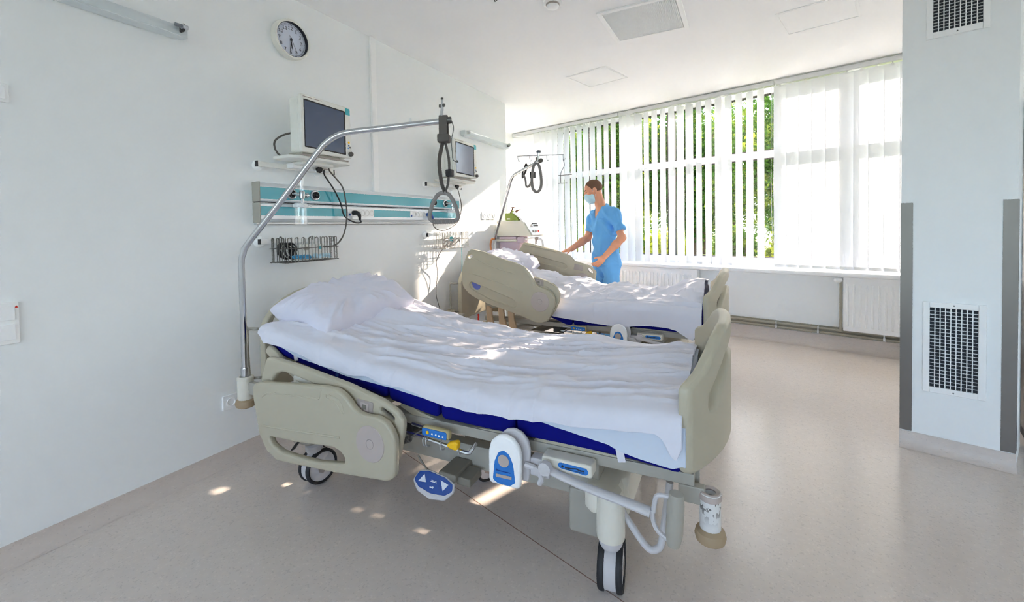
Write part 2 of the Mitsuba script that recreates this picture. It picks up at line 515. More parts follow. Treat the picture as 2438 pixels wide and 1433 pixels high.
XR, YF = 3.4, -3.2
room = [(-4.4, YF - .2), (XR + .2, YF - .2), xN(XR + .2, NW + .3), tuple(bn(-5.15, NW + .3)), (-4.4, 5.0)]


def slab(poly, z0, z1):
    m = trimesh.creation.extrude_polygon(Polygon(poly), z1 - z0, engine="earcut"); m.apply_translation([0, 0, z0]); return m


struct("floor", slab(room, -0.2, 0.0), "m_floor")
sd = np.array([1.44, -0.456]) / np.hypot(1.44, .456)
sp = np.array([-1.837, 1.97])
p0_, p1_ = sp - sd * 0.86, sp + sd * 4.6
wv = np.array([-sd[1], sd[0]]) * 0.0022
part("floor", "seam", slab([p0_ + wv, p1_ + wv, p1_ - wv, p0_ - wv], -0.001, 0.0006), "m_seam", smooth=False, label="thin brown welded seam across the floor")
struct("ceiling", slab(room, CH, CH + 0.2), "m_ceiling")
struct("wall_left", slab([(WL, YF), (WL, 4.88), (-4.4, 4.88), (-4.4, YF)], 0, CH), "m_wall")
struct("wall_recess", box(-5.1, -4.95, 3.9, NW + .3, 0, CH), "m_wall", M=MW)
struct("wall_right", slab([(XR, YF), (XR + .2, YF), xN(XR + .2, NW), xN(XR, NW)], 0, CH), "m_wall")
# the window wall: below the sill, above the glass, the end pier
B0, B1 = -4.95, 3.0
struct("wall_back", cat(box(B0, 4.4, NW, NW + .28, 0, .80), box(B0, 4.4, NW, NW + .28, 2.86, CH), box(B1, 4.4, NW, NW + .28, .80, 2.86)), "m_wall", M=MW)
# the wall behind the camera, with a ribbon of daylight windows
struct("wall_front", cat(box(-4.4, XR, YF - .2, YF, 0, .85), box(-4.4, XR, YF - .2, YF, 2.7, CH), *[box(x, x + w, YF - .2, YF, .85, 2.7) for x, w in ((-4.4, 1.9), (-.1, .25), (2.6, .8))]), "m_wall")
for x0, x1 in ((-2.5, -.1), (.15, 2.6)):
    w = struct(f"window_{7 if x0 < -1 else 8}", cat(box(x0, x1, YF - .12, YF - .06, .85, .92), box(x0, x1, YF - .12, YF - .06, 2.63, 2.7), box(x0, x0 + .07, YF - .12, YF - .06, .92, 2.63), box(x1 - .07, x1, YF - .12, YF - .06, .92, 2.63)), "m_white")
    part(w, "pane", grid_mesh(np.array([[[x0 + .07, YF - .09, .92], [x0 + .07, YF - .09, 2.63]], [[x1 - .07, YF - .09, .92], [x1 - .07, YF - .09, 2.63]]])), "m_glass", smooth=False)


def cove(path, out, h=0.075, r=0.065, t=0.006):
    """A coved skirting: path (m, 2) along the wall, out (2) into the room."""
    path, out = np.asarray(path, float), np.asarray(out, float)
    a = np.linspace(0, PI / 2, 9)
    prof = [(t, h)] + [(t + r * (1 - math.cos(x)), 0.0008 + (h - .010) * (1 - math.sin(x))) for x in a] 
    prof = [(0, h)] + prof + [(0, 0.0)]
    P = np.array([[[*(p + out * d), z] for d, z in prof] for p in path])
    m = grid_mesh(P)
    if (m.face_normals[:, :2] @ out).mean() < 0: m.invert()
    return m


struct("baseboard_left", cove([(WL, YF), (WL, 4.95)], (1, 0)), "m_cove", smooth=40)
struct("baseboard_back", cove([bn(B0, NW), bn(3.4, NW)], -NV[:2], h=0.14, r=.09), "m_cove", smooth=40)

# windows of the back wall
TM = [-4.90, -4.245, -2.94, -1.655, -.37, .92, 2.2, 3.0]
for i, (a, b) in enumerate(zip(TM[:-1], TM[1:])):
    n0, n1 = NW + .09, NW + .16
    wl, wr = (.065, .065)
    mid = (a + b) / 2
    wide = b - a > .9
    xs = [(a, a + wl), (b - wr, b)] + ([(mid - .035, mid + .035)] if wide else [])
    f = cat(box(a, b, n0, n1, .80, .93, .006), box(a, b, n0, n1, 2.82, 2.86, .004), *[box(p, q, n0, n1, .93, 2.82, .006) for p, q in xs])
    w = struct(f"window_{i + 1}" if i < 6 else "window_9", f, "m_white", smooth=30, M=MW)
    part(w, "transom", box(a + wl, b - wr, n0 + .004, n1 - .004, 2.085, 2.175, .006), "m_white", M=MW)
    cols = [(a + wl, mid - .035), (mid + .035, b - wr)] if wide else [(a + wl, b - wr)]
    for p, q in cols:
        for z0, z1 in ((.93, 2.085), (2.175, 2.82)):
            nn = (n0 + n1) / 2
            part(w, "pane", grid_mesh(np.array([[[p, nn, z0], [p, nn, z1]], [[q, nn, z0], [q, nn, z1]]])), "m_glass", smooth=False, M=MW)
            g = .008
            part(w, "gasket", cat(box(p, p + g, n0 - .001, n1, z0, z1), box(q - g, q, n0 - .001, n1, z0, z1), box(p, q, n0 - .001, n1, z0, z0 + g), box(p, q, n0 - .001, n1, z1 - g, z1)), "m_dark", smooth=False, M=MW)
struct("trim_1", box(B0, B1, 5.44, NW + .10, .776, .82, .012), "m_white_gloss", smooth=40, M=MW, label="long white window sill")

# ------------------------------------------------------------------ vertical blinds
def slat_mesh(z0, z1, w=.127):
    x = np.linspace(-w / 2, w / 2, 5)
    P = np.array([[[a, .003 * (1 - (2 * a / w) ** 2), z] for z in (z0, z1)] for a in x])
    return grid_mesh(P)


Z0, Z1 = .845, 2.838
slat_d = mikit.ply(slat_mesh(Z0, Z1), "m_blind", smooth=True)
weight_d = mikit.ply(box(-.055, .055, -.0035, .0005, Z0 + .003, Z0 + .034), "m_white", smooth=False)
clip_d = mikit.ply(cat(box(-.012, .012, -.002, .002, Z1 - .018, Z1 + .004), box(-.004, .004, -.003, .003, Z1, 2.85)), "m_white", smooth=False)


def blind(bs, angle, label, ends):
    t = thing("vertical_blind", label, "blind")
    NB = 5.51
    part(t, "head_rail", cat(box(ends[0], ends[1], NB - .035, NB + .035, 2.848, 2.896, .004)), "m_alu", M=MW)
    for k, b in enumerate(bs):
        M = MW @ tr(b, NB, 0) @ rot([0, 0, 1], angle(b) + rng.normal(0, 1.6))
        again(t, "slat", slat_d, M); again(t, "weight", weight_d, M); again(t, "clip", clip_d, M)
    return t


def slat_turn(b):
    if b < -2.95:
        return float(np.interp(b, [-4.9, -4.55, -4.3, -3.9, -2.95], [18, 22, 72, 84, 88]))
    if b < -2.62 or -2.2 < b < -1.93: return 66.0
    return float(np.interp(b, [-2.95, -1.9, -1.05], [151, 145, 136]))


blind(np.arange(-4.86, -2.98, .1135), slat_turn, "white vertical blind left of the nurse, slats turned almost edge-on", (-4.92, -2.955))
blind(np.arange(-2.895, -1.10, .1135), slat_turn, "white vertical blind right of the nurse, half open with trees showing between its slats", (-2.945, -1.055))
b2 = blind(np.arange(-1.0, 2.9, .1165), lambda b: 9.0, "white vertical blind drawn closed beside the vent pillar, window shadows on it", (-1.045, 2.95))
part(b2, "pull_cord", tube([bn3 for bn3 in [(*bn(-1.075, 5.46), 2.84), (*bn(-1.08, 5.46), 1.9), (*bn(-1.07, 5.46), 1.25), (*bn(-1.055, 5.46), 1.14), (*bn(-1.05, 5.46), 1.3), (*bn(-1.06, 5.46), 2.0), (*bn(-1.065, 5.46), 2.84)]], .0022, 5), "m_white")

# ------------------------------------------------------------------ radiators and heating pipes
def radiator(b0, b1, label):
    t = thing("radiator", label, "radiator")
    n0, n1, z0, z1 = 5.49, 5.565, .225, .785
    part(t, "front_panel", box(b0, b1, n0, n0 + .014, z0, z1 - .012, .005), "m_white_gloss", M=MW)
    part(t, "rear_panel", box(b0, b1, n1 - .012, n1, z0, z1 - .012, .005), "m_white_gloss", M=MW)
    part(t, "end_cover", box(b0, b0 + .008, n0, n1, z0 + .02, z1 - .01, .002), "m_white", M=MW)
    part(t, "end_cover", box(b1 - .008, b1, n0, n1, z0 + .02, z1 - .01, .002), "m_white", M=MW)
    n = int((b1 - b0) / .05)
    slats = [box(x, x + .007, n0 + .012, n1 - .008, z1 - .012, z1 - .002) for x in np.linspace(b0 + .02, b1 - .02, n * 3)]
    part(t, "top_grille", cat(slats, box(b0, b1, n0, n0 + .01, z1 - .013, z1 - .001), box(b0, b1, n1 - .01, n1, z1 - .013, z1 - .001)), "m_white", smooth=False, M=MW)
    part(t, "inside", box(b0 + .01, b1 - .01, n0 + .014, n1 - .012, z0 + .03, z1 - .05), "m_dark", smooth=False, M=MW)
    rib = plate([(-.011, z0 + .045), (.011, z0 + .045), (.011, z1 - .075), (-.011, z1 - .075)], .016, .007, soft=.009, n=3)
    rib_d = mikit.ply(xf(rib, UZ), "m_white_gloss", smooth=40)
    for x in np.arange(b0 + .035, b1 - .02, .05):
        again(t, "rib", rib_d, MW @ tr(x, n0 + .001, 0))
    return t


radiator(-.44, 1.15, "white ribbed panel radiator beside the vent pillar, under the closed blind")
radiator(-3.6, -1.895, "white panel radiator under the open blind, behind the nurse in blue")
t = thing("radiator_valve", "round white radiator valve knob on the pillar-side radiator", "valve")
part(t, "knob", lathe([(0, -.03), (.018, -.03), (.027, -.02), (.029, .0), (.026, .02), (.016, .034), (0, .036)], (-.483, 5.5, .742), (-.75, -.66, 0)), "m_white_gloss", M=MW)
part(t, "stem", cyl((-.475, 5.505, .742), (-.436, 5.53, .742), .011), "m_chrome", M=MW)
t = thing("heating_pipes", "beige heating pipes running along the foot of the window wall", "pipe")
part(t, "pipe", cyl((-4.9, 5.556, .212), (1.2, 5.556, .212), .0135, 12), "m_pipe", M=MW)
part(t, "pipe", cyl((-4.9, 5.553, .172), (1.2, 5.553, .172), .0125, 12), "m_pipe", M=MW)
part(t, "riser", tube([(-.462, 5.53, .73), (-.462, 5.53, .5), (-.462, 5.53, .24), (-.45, 5.545, .212)], .0135, 12, 4), "m_pipe", M=MW)
part(t, "backboard", box(-4.9, 1.2, 5.588, 5.598, .145, .235, .002), "m_pipe", M=MW)
for x in (-1.05, -.66, -.12, -3.9, -2.6):
    part(t, "clip", cat(box(x - .009, x + .009, 5.534, 5.59, .155, .190, .003), box(x - .006, x + .006, 5.538, 5.59, .19, .232, .002)), "m_alu", M=MW)

# ------------------------------------------------------------------ the vent pillar
PN = 3.44
pil = [(0.0, PN), (.46, PN), (.535, PN + .42), (.085, PN + .42)]
struct("wall_pillar", xf(slab(pil, 0, CH), MW), "m_wall")
L = PN / math.hypot(PN, 0)
base_prof = [(0.0, .092), (.005, .092), (.006, .055), (.014, .025), (.034, .004), (.05, 0.001), (0, 0)]
P = np.array([[[b, PN - d, z] for d, z in base_prof] for b in (-.004, .464)])
m = grid_mesh(P)
if m.face_normals[:, 1].mean() > 0: m.invert()
struct("baseboard_pillar", m, "m_cove", smooth=40, M=MW)
for b0, b1, sgn in ((-.003, .052, -1), (.407, .463, 1)):
    c = thing("corner_guard", "brushed steel corner guard on the pillar edge next to the radiator" if sgn < 0 else "brushed steel corner guard on the pillar edge next to the white cabinet", "corner guard")
    e = (0.0, .085) if sgn < 0 else (.46, .535)
    o = -.003 if sgn < 0 else .003
    f = .12
    poly = [(b0, PN - .003), (b1, PN - .003), (b1, PN), (e[0], PN), (e[0] + (e[1] - e[0]) * f, PN + .42 * f), (e[0] + (e[1] - e[0]) * f + o, PN + .42 * f), (e[0] + o, PN)]
    if sgn > 0:
        poly = [(b1, PN - .003), (b0, PN - .003), (b0, PN), (e[0], PN), (e[0] + (e[1] - e[0]) * f, PN + .42 * f), (e[0] + (e[1] - e[0]) * f + o, PN + .42 * f), (e[0] + o, PN)]
    put(c, xf(slab(poly, .096, 1.446), MW), "m_steel", smooth=False)


def wall_grille(b0, b1, z0, z1, ob0, ob1, oz0, oz1, nv, nh, label):
    t = thing("vent_grille", label, "vent")
    y = PN
    fr = [(b0, ob0, z0, z1), (ob1, b1, z0, z1), (ob0, ob1, z0, oz0), (ob0, ob1, oz1, z1)]
    part(t, "frame", cat(*[box(a, c, y - .014, y - .0005, d, e, .003) for a, c, d, e in fr]), "m_white", M=MW)
    part(t, "duct", box(ob0 - .004, ob1 + .004, y - .0018, y - .0004, oz0 - .004, oz1 + .004), "m_duct", smooth=False, M=MW)
    vd = mikit.ply(box(-.0022, .0022, y - .012, y - .0035, oz0, oz1), "m_white", smooth=False)
    hd = mikit.ply(box(ob0, ob1, y - .009, y - .0025, -.0016, .0016), "m_alu", smooth=False)
    for k in range(1, nv): again(t, "upright_bar", vd, MW @ tr(ob0 + (ob1 - ob0) * k / nv, 0, 0))
    for k in range(1, nh): again(t, "cross_bar", hd, MW @ tr(0, 0, oz0 + (oz1 - oz0) * k / nh))
    for z in (z0 + (oz0 - z0) * .45, z1 - (z1 - oz1) * .45):
        part(t, "screw", disc(((b0 + b1) / 2, y - .0135, z), (0, -1, 0), .004, .002, 10), "m_darksteel", M=MW)


wall_grille(.097, .352, .350, .874, .126, .320, .384, .842, 9, 23, "tall white vent grille low on the pillar between the steel guards")
wall_grille(.102, .353, 2.367, 2.80, .131, .325, 2.402, 2.765, 9, 21, "white vent grille high on the pillar near the ceiling")

# cabinet to the right of the pillar, mostly hidden
t = thing("cabinet", "white cabinet with dark steel side, just showing right of the pillar", "cabinet")
part(t, "body", box(.545, 1.12, 3.78, 4.3, .10, 2.02, .006), "m_darksteel", M=MW)
part(t, "lower_door", box(.549, 1.118, 3.755, 3.779, .14, .98, .01), "m_white_gloss", M=MW)
part(t, "upper_door", box(.549, 1.118, 3.755, 3.779, 1.0, 1.98, .01), "m_white_gloss", M=MW)
part(t, "plinth", box(.57, 1.10, 3.83, 4.28, 0.0, .105), "m_dark", smooth=False, M=MW)
part(t, "handle", box(.56, .575, 3.735, 3.757, .9, .95, .003), "m_alu", M=MW)

# ------------------------------------------------------------------ on the ceiling
def ceiling_square(c, ax, hx, hy, z):
    M = np.eye(4); M[:3, 0] = [ax[0], ax[1], 0]; M[:3, 1] = [-ax[1], ax[0], 0]; M[:3, 3] = (c[0], c[1], z); return M


Mv = ceiling_square((-.677, 3.45), (1, 0), .29, .29, CH)
t = thing("ceiling_vent", "square white ceiling vent with a fine grey mesh", "vent")
s = .292
part(t, "frame", cat(box(-s, s, -s, -s + .034, -.012, 0, .003), box(-s, s, s - .034, s, -.012, 0, .003), box(-s, -s + .034, -s, s, -.012, 0, .003), box(s - .034, s, -s, s, -.012, 0, .003)), "m_white", M=Mv)
part(t, "backing", box(-s + .03, s - .03, -s + .03, s - .03, -.002, -.0005), "m_meshback", smooth=False, M=Mv)
q = np.linspace(-s + .034, s - .034, 46)
k_ = part(t, "mesh", cat([box(x - .0018, x + .0018, -s + .03, s - .03, -.008, -.003) for x in q], [box(-s + .03, s - .03, x - .0018, x + .0018, -.0075, -.0035) for x in q]), "m_white", smooth=False, M=Mv)
labels[k_] = {"kind": "stuff"}
for c, lab in (((-1.381, 4.52), "flush square ceiling hatch above the second bed"), ((.50, 4.03), "flush square ceiling hatch near the closed blind and pillar")):
    th_ = math.radians(-13.86)
    Mh = ceiling_square(c, (math.cos(th_), math.sin(th_)), .29, .29, CH)
    t = thing("ceiling_hatch", lab, "hatch")
    h = .222 if c[0] < 0 else .23
    g = .006
    part(t, "rim", cat(box(-h - .014, h + .014, -h - .014, -h, -.004, 0, .001), box(-h - .014, h + .014, h, h + .014, -.004, 0, .001), box(-h - .014, -h, -h, h, -.004, 0, .001), box(h, h + .014, -h, h, -.004, 0, .001)), "m_ceiling", M=Mh)
    part(t, "door", box(-h + g, h - g, -h + g, h - g, -.003, 0, .001), "m_ceiling", M=Mh)
t = thing("smoke_detector", "round white detector on the ceiling at the top edge", "smoke detector")
part(t, "base", lathe([(0, 0), (.068, 0), (.068, -.012), (.058, -.016), (0, -.016)], (-1.185, 2.855, CH), (0, 0, 1)), "m_white")
part(t, "collar", lathe([(0, -.014), (.047, -.014), (.047, -.026), (0, -.026)], (-1.185, 2.855, CH), (0, 0, 1)), "m_panelgrey")
part(t, "cap", lathe([(0, -.024), (.043, -.024), (.045, -.03), (.038, -.042), (.02, -.047), (0, -.048)], (-1.185, 2.855, CH), (0, 0, 1)), "m_white")
t = thing("ceiling_hook", "tiny grey hook on the ceiling left of the detector", "hook")
put(t, tube([(-1.52, 2.63, CH), (-1.52, 2.63, CH - .012), (-1.505, 2.622, CH - .016), (-1.488, 2.616, CH - .010)], .003, 6), "m_darksteel")

# ------------------------------------------------------------------ outside
gp = [[bn(b, n) for n in np.linspace(6.0, 70, 30)] for b in np.linspace(-70, 45, 30)]
G = np.array([[[*p, -.45] for p in r] for r in gp])
t = thing("lawn", "sunlit green lawn outside behind the blinds", "grass", kind="stuff")
m = grid_mesh(G)
if m.face_normals[:, 2].mean() < 0: m.invert()
put(t, m, "m_grass", smooth=True)


def leaves(n, c, rad, size, seed):
    r = np.random.default_rng(seed)
    nb = 26
    bl = r.normal(0, 1, (nb, 3)); bl /= np.linalg.norm(bl, axis=1, keepdims=True)
    bl *= r.uniform(.35, .95, (nb, 1)) ** .6
    k = r.integers(0, nb, n)
    p = bl[k] + r.normal(0, .19, (n, 3))
    p = np.asarray(c) + p * np.asarray(rad)
    a = r.normal(0, 1, (n, 3)); a /= np.linalg.norm(a, axis=1, keepdims=True)
    b = np.cross(a, r.normal(0, 1, (n, 3))); b /= np.linalg.norm(b, axis=1, keepdims=True)
    s = size * r.uniform(.6, 1.25, (n, 1))
    mid = np.cross(a, b) * s * .18
    V = np.stack([p - a * s, p - b * s * .5 + mid, p + a * s, p + b * s * .5 + mid], 1).reshape(-1, 3)
    i = np.arange(n)[:, None] * 4
    return trimesh.Trimesh(V, np.vstack([i + [0, 1, 2], i + [0, 2, 3]]), process=False)


def tree(b, n, h, crown, rad, mt, label, seed, count=15000, size=.08, name="tree", cat_="tree", group=None):
    t = thing(name, label, cat_, group)
    r = np.random.default_rng(seed)
    x, y = bn(b, n)
    z0 = -.45
    top = np.array([x + r.normal(0, .15), y, crown])
    part(t, "trunk", cat(tube([(x, y, z0), (x + r.normal(0, .06), y, (z0 + crown) / 2), top], [h * .022, h * .013], 9), *[tube([top - [0, 0, rad[2] * u], top + np.array([rad[0] * math.cos(w), rad[1] * math.sin(w), rad[2] * .7]) * .75], [h * .009, h * .003], 6) for u, w in zip(r.uniform(.2, .9, 6), r.uniform(0, 6.28, 6))]), "m_bark")
    k = part(t, "foliage", leaves(count, (x, y, crown), rad, size, seed + 1), mt, smooth=False)
    labels[k] = {"kind": "stuff"}


TREES = [(-11.2, 13.5, 5.6, 3.0, (1.35, 1.3, 2.1), "m_leaf_dark", "dark leafy tree outside, farthest left behind the blind"),
         (-8.1, 14.0, 6.0, 3.2, (1.4, 1.3, 2.2), "m_leaf", "green tree outside behind the nurse"),
         (-5.0, 14.2, 5.6, 3.1, (1.4, 1.3, 2.1), "m_leaf_dark", "dark green tree outside at the middle of the open blind"),
         (-1.9, 13.8, 5.6, 3.0, (1.4, 1.3, 2.1), "m_leaf", "bright green tree outside near the closed blind"),
         (-9.6, 19.5, 7.0, 3.9, (1.9, 1.6, 2.6), "m_leaf_yellow", "tall yellowish tree farther off beyond the nurse"),
         (-5.6, 20.5, 7.0, 3.9, (1.9, 1.6, 2.6), "m_leaf", "tall far tree beyond the middle of the open blind"),
         (-14.0, 19.5, 7.2, 4.0, (2.0, 1.6, 2.7), "m_leaf", "tall far tree at the left end of the window"),
         (-1.5, 20.0, 7.0, 3.9, (1.9, 1.6, 2.6), "m_leaf_yellow", "tall yellowish tree far behind the bright green one"),
         (-4.0, 26.5, 7.0, 3.3, (2.1, 1.7, 3.0), "m_leaf_dark", "dark tree in the last row, right of the blind's middle"),
         (-8.6, 26.0, 7.0, 3.3, (2.2, 1.7, 3.0), "m_leaf_dark", "dark tree in the last row behind the tall far tree"),
         (-13.2, 26.0, 7.0, 3.3, (2.2, 1.7, 3.0), "m_leaf", "green tree in the last row beyond the nurse"),
         (-17.8, 26.0, 7.0, 3.3, (2.2, 1.7, 3.0), "m_leaf_dark", "dark tree in the last row, farthest left")]
for k, (b, n, h, cz, rad, mt, lab) in enumerate(TREES):
    tree(b, n, h, cz, rad, mt, lab, 100 + 7 * k)
for k, (b, n, sz) in enumerate([(-1.5, 9.6, .75), (-2.75, 10.0, .7), (-4.0, 9.6, .65), (-5.3, 10.4, .75), (-6.7, 10.8, .8), (-8.2, 11.2, .8)]):
    tree(b, n, 1.2, .25 + sz * .55, (.46, .42, sz * .8), "m_leaf_yellow" if k % 2 == 0 else "m_leaf", ["yellow-green shrub outside next to the closed blind", "green shrub outside under the bright tree", "yellow-green shrub outside at mid blind", "green shrub outside under the mid green tree", "yellow-green shrub outside beside the nurse", "green shrub outside left of the nurse"][k], 300 + k * 5, 3500, .06, "shrub", "shrub")

# ------------------------------------------------------------------ on the left wall
def WY(d, y, z):       # a point d metres off the left wall
    return np.array([WL + d, y, z])


WYM = np.array([[0, 0, 1, WL], [1, 0, 0, 0], [0, 1, 0, 0], [0, 0, 0, 1.0]])   # plate (x=y, y=z, t=depth): faces +x

# vertical cable duct
t = thing("cable_duct", "slim white cable duct running from the ceiling down to the teal bed-head panel", "cable duct")
put(t, box(WL, WL + .022, 2.614, 2.672, 1.645, CH - .002, .004), "m_white")

# clock
cc = (1.912, 2.615)
t = thing("wall_clock", "round white wall clock with black numerals reading about half past six", "clock")
R = .128
part(t, "case", lathe([(0, 0), (R - .004, 0), (R, .004), (R + .002, .02), (R, .045), (R - .006, .05), (R - .014, .049), (R - .017, .043), (R - .017, .016), (0, .016)], WY(0, *cc), (1, 0, 0), 64), "m_offwhite", label="white rim and case")
part(t, "inner_ring", lathe([(R - .0172, .0205), (R - .0182, .0205), (R - .0182, .044), (R - .0165, .046), (R - .0172, .0205)], WY(0, *cc), (1, 0, 0), 64), "m_print", label="dark inner ring of the rim")
part(t, "face", disc(WY(.016, *cc), (1, 0, 0), R - .018, .004, 56), "m_clockface")
nums = []
for k in range(1, 13):
    a = math.radians(90 - 30 * k)
    nums.append(xf(spl(str(k), .021, .001), tr(.079 * math.cos(a), .079 * math.sin(a), 0)))
ticks = [xf(box(-.0012 if k % 5 else -.002, .0012 if k % 5 else .002, .098, .1035, 0, .001), rot([0, 0, 1], 6 * k)) for k in range(60)]
Mc = np.array([[0, 0, 1, WL + .0202], [1, 0, 0, cc[0]], [0, 1, 0, cc[1]], [0, 0, 0, 1.0]])
for m in nums: part(t, "numeral", m, "m_print", smooth=False, M=Mc)
part(t, "minute_marks", cat(ticks), "m_print", smooth=False, M=Mc)


def hand(name, deg, l, back, w, z, tip=.6):
    p = [(-w * .5, -back), (w * .5, -back), (w * .5 * tip, l), (-w * .5 * tip, l)]
    part(t, name, xf(plate(p, .0012, .0003, soft=0, step=None, n=1), rot([0, 0, 1], -deg) @ tr(0, 0, z)), "m_print", smooth=False, M=Mc)


hand("hour_hand", 195 - 24, .058, .012, .009, .004)
hand("minute_hand", 187, .088, .014, .006, .007)
hand("second_hand", 152, .085, .030, .0022, .010, 1)
part(t, "hub", disc((0, 0, .002), (0, 0, 1), .006, .011, 16), "m_print", M=Mc)

# ultraviolet tube lamps
def wall_lamp(y0, y1, z, label):
    t = thing("wall_lamp", label, "lamp")
    part(t, "housing", cat(box(WL, WL + .055, y0, y1, z - .040, z + .018, .006), box(WL + .002, WL + .075, y0 + .01, y1 - .05, z - .046, z - .036, .004)), "m_lampbody")
    part(t, "tube", cyl(WY(.085, y0 + .06, z + .004), WY(.085, y1 - .035, z + .004), .0128, 16), "m_clear")
    part(t, "filament_end", cyl(WY(.085, y1 - .075, z + .004), WY(.085, y1 - .035, z + .004), .009, 12), "m_grille_back")
    for y, s in ((y0 + .045, -1), (y1 - .03, 1)):
        part(t, "cap", lathe([(0, -.014), (.0135, -.014), (.0135, .010), (.009, .016), (0, .018)], WY(.085, y, z + .004), (0, s, 0), 16), "m_chrome")
        part(t, "holder", cat(box(WL + .05, WL + .092, y - .006 * s - .006, y - .006 * s + .006, z - .02, z + .02, .004)), "m_black" if s > 0 else "m_offwhite")


wall_lamp(.05, 1.288, 2.425, "white wall tube lamp at the top left, end cap showing")
wall_lamp(3.885, 4.86, 2.37, "white wall tube lamp near the window, above the far monitor")

# switch plates
t = thing("wall_plate", "white double wall plate with a small red triangle, left edge at mid height", "wall plate")
part(t, "plate", xf(plate([(.45, .90), (.64, .90), (.64, 1.074), (.45, 1.074)], .012, .003, soft=.006), WYM @ tr(0, 0, .006)), "m_white")
for z0, z1 in ((1.0, 1.058), (.918, .982)):
    part(t, "insert", xf(plate([(.462, z0), (.627, z0), (.627, z1), (.462, z1)], .006, .0015, soft=.003), WYM @ tr(0, 0, .014)), "m_white_gloss")
part(t, "triangle", xf(plate([(.6265, 1.049), (.637, 1.049), (.632, 1.058)], .002, 0, soft=0, step=None), WYM @ tr(0, 0, .013)), "m_red", smooth=False, label="red triangle mark")
t = thing("wall_plate", "small white wall plate at the left edge, below the tube lamp", "wall plate")
part(t, "plate", xf(plate([(.56, 1.895), (.642, 1.895), (.642, 1.972), (.56, 1.972)], .01, .003, soft=.006), WYM @ tr(0, 0, .005)), "m_white")
part(t, "insert", xf(plate([(.57, 1.907), (.63, 1.907), (.63, 1.96), (.57, 1.96)], .006, .0015, soft=.003), WYM @ tr(0, 0, .011)), "m_white_gloss")


def socket(y, z, label, key=None):
    t = thing("wall_socket", label, "socket") if key is None else key
    part(t, "plate", xf(plate([(y - .043, z - .043), (y + .043, z - .043), (y + .043, z + .043), (y - .043, z + .043)], .011, .003, soft=.006), WYM @ tr(0, 0, .0055)), "m_white")
    part(t, "ring", lathe([(.018, .001), (.024, .001), (.026, .004), (.024, .006), (.0205, .004), (.0195, -.006), (0, -.006)], WY(.012, y, z), (1, 0, 0), 24), "m_white_gloss")


socket(1.460, .347, "white wall socket behind the bumper wheel of the near bed")
socket(4.31, 1.48, "white wall socket in the sunlight, left of the second one by the window", None)
socket(4.42, 1.48, "middle white wall socket of three in the sunlight by the window", None)
socket(4.53, 1.48, "rightmost white wall socket of three in the sunlight by the window", None)

# ---- bed-head supply panel
t = thing("bed_head_trunking", "long white bed-head supply panel with glossy teal inserts", "supply panel")
Y0, Y1 = 1.64, 3.74


def extr(prof, y0, y1):
    """A closed (d, z) profile drawn out along the left wall."""
    m = trimesh.creation.extrude_polygon(Polygon(prof), y1 - y0, engine="earcut")
    M = np.array([[1, 0, 0, WL], [0, 0, 1, y0], [0, 1, 0, 0], [0, 0, 0, 1.0]])
    m.apply_transform(M)
    if m.volume < 0: m.invert()
    return m


part(t, "upper_body", extr([(0, 1.530), (.058, 1.530), (.068, 1.534), (.070, 1.541), (.070, 1.546), (.064, 1.546), (.064, 1.622), (.070, 1.622), (.070, 1.628), (.060, 1.646), (.03, 1.652), (0, 1.653)], Y0, Y1), "m_alu_white", smooth=30)
part(t, "lower_body", extr([(0, 1.402), (.035, 1.402), (.060, 1.412), (.070, 1.424), (.070, 1.444), (.064, 1.444), (.064, 1.502), (.070, 1.502), (.070, 1.515), (.058, 1.524), (0, 1.524)], Y0, Y1), "m_alu_white", smooth=30)
part(t, "shadow_gap", box(WL, WL + .05, Y0 + .002, Y1 - .002, 1.522, 1.532), "m_dark", smooth=False)
part(t, "upper_insert", box(WL + .06, WL + .0665, Y0 + .002, Y1 - .002, 1.547, 1.621), "m_teal", smooth=False, label="glossy teal strip")
part(t, "end_cap", box(WL, WL + .072, Y0 - .008, Y0, 1.40, 1.524, .002), "m_bedgrey")
part(t, "end_cap", box(WL, WL + .072, Y0 - .008, Y0, 1.530, 1.653, .002), "m_bedgrey")
part(t, "bottom_rail", extr([(0, 1.385), (.02, 1.385), (.026, 1.392), (.026, 1.402), (0, 1.402)], Y0, Y1), "m_alu", smooth=30)
segs = [(Y0 + .002, 2.300), (2.562, 2.985), (3.247, Y1 - .002)]
for a, b in segs:
    part(t, "lower_insert", box(WL + .06, WL + .0665, a, b, 1.445, 1.501), "m_teal", smooth=False, label="glossy teal strip")
for y0 in (2.302, 2.987):
    u = part(t, "socket_strip", box(WL + .055, WL + .0685, y0, y0 + .258, 1.444, 1.502, .002), "m_white_gloss")
    sw = (y0 + .012)
    part(u, "switch", box(WL + .066, WL + .0715, y0 + .006, y0 + .022, 1.452, 1.468, .001), "m_navy")
    for k in range(5):
        yc = y0 + .05 + k * .0455
        part(u, "socket", lathe([(.020, 0), (.0215, .002), (.019, .002), (.018, -.010), (0, -.010)], WY(.069, yc, 1.473), (1, 0, 0), 20), "m_socketgrey")
        part(u, "pin_hole", cat(*[disc(WY(.0585, yc + s * .0085, 1.473), (1, 0, 0), .0028, .0008, 8) for s in (-1, 1)]), "m_black")
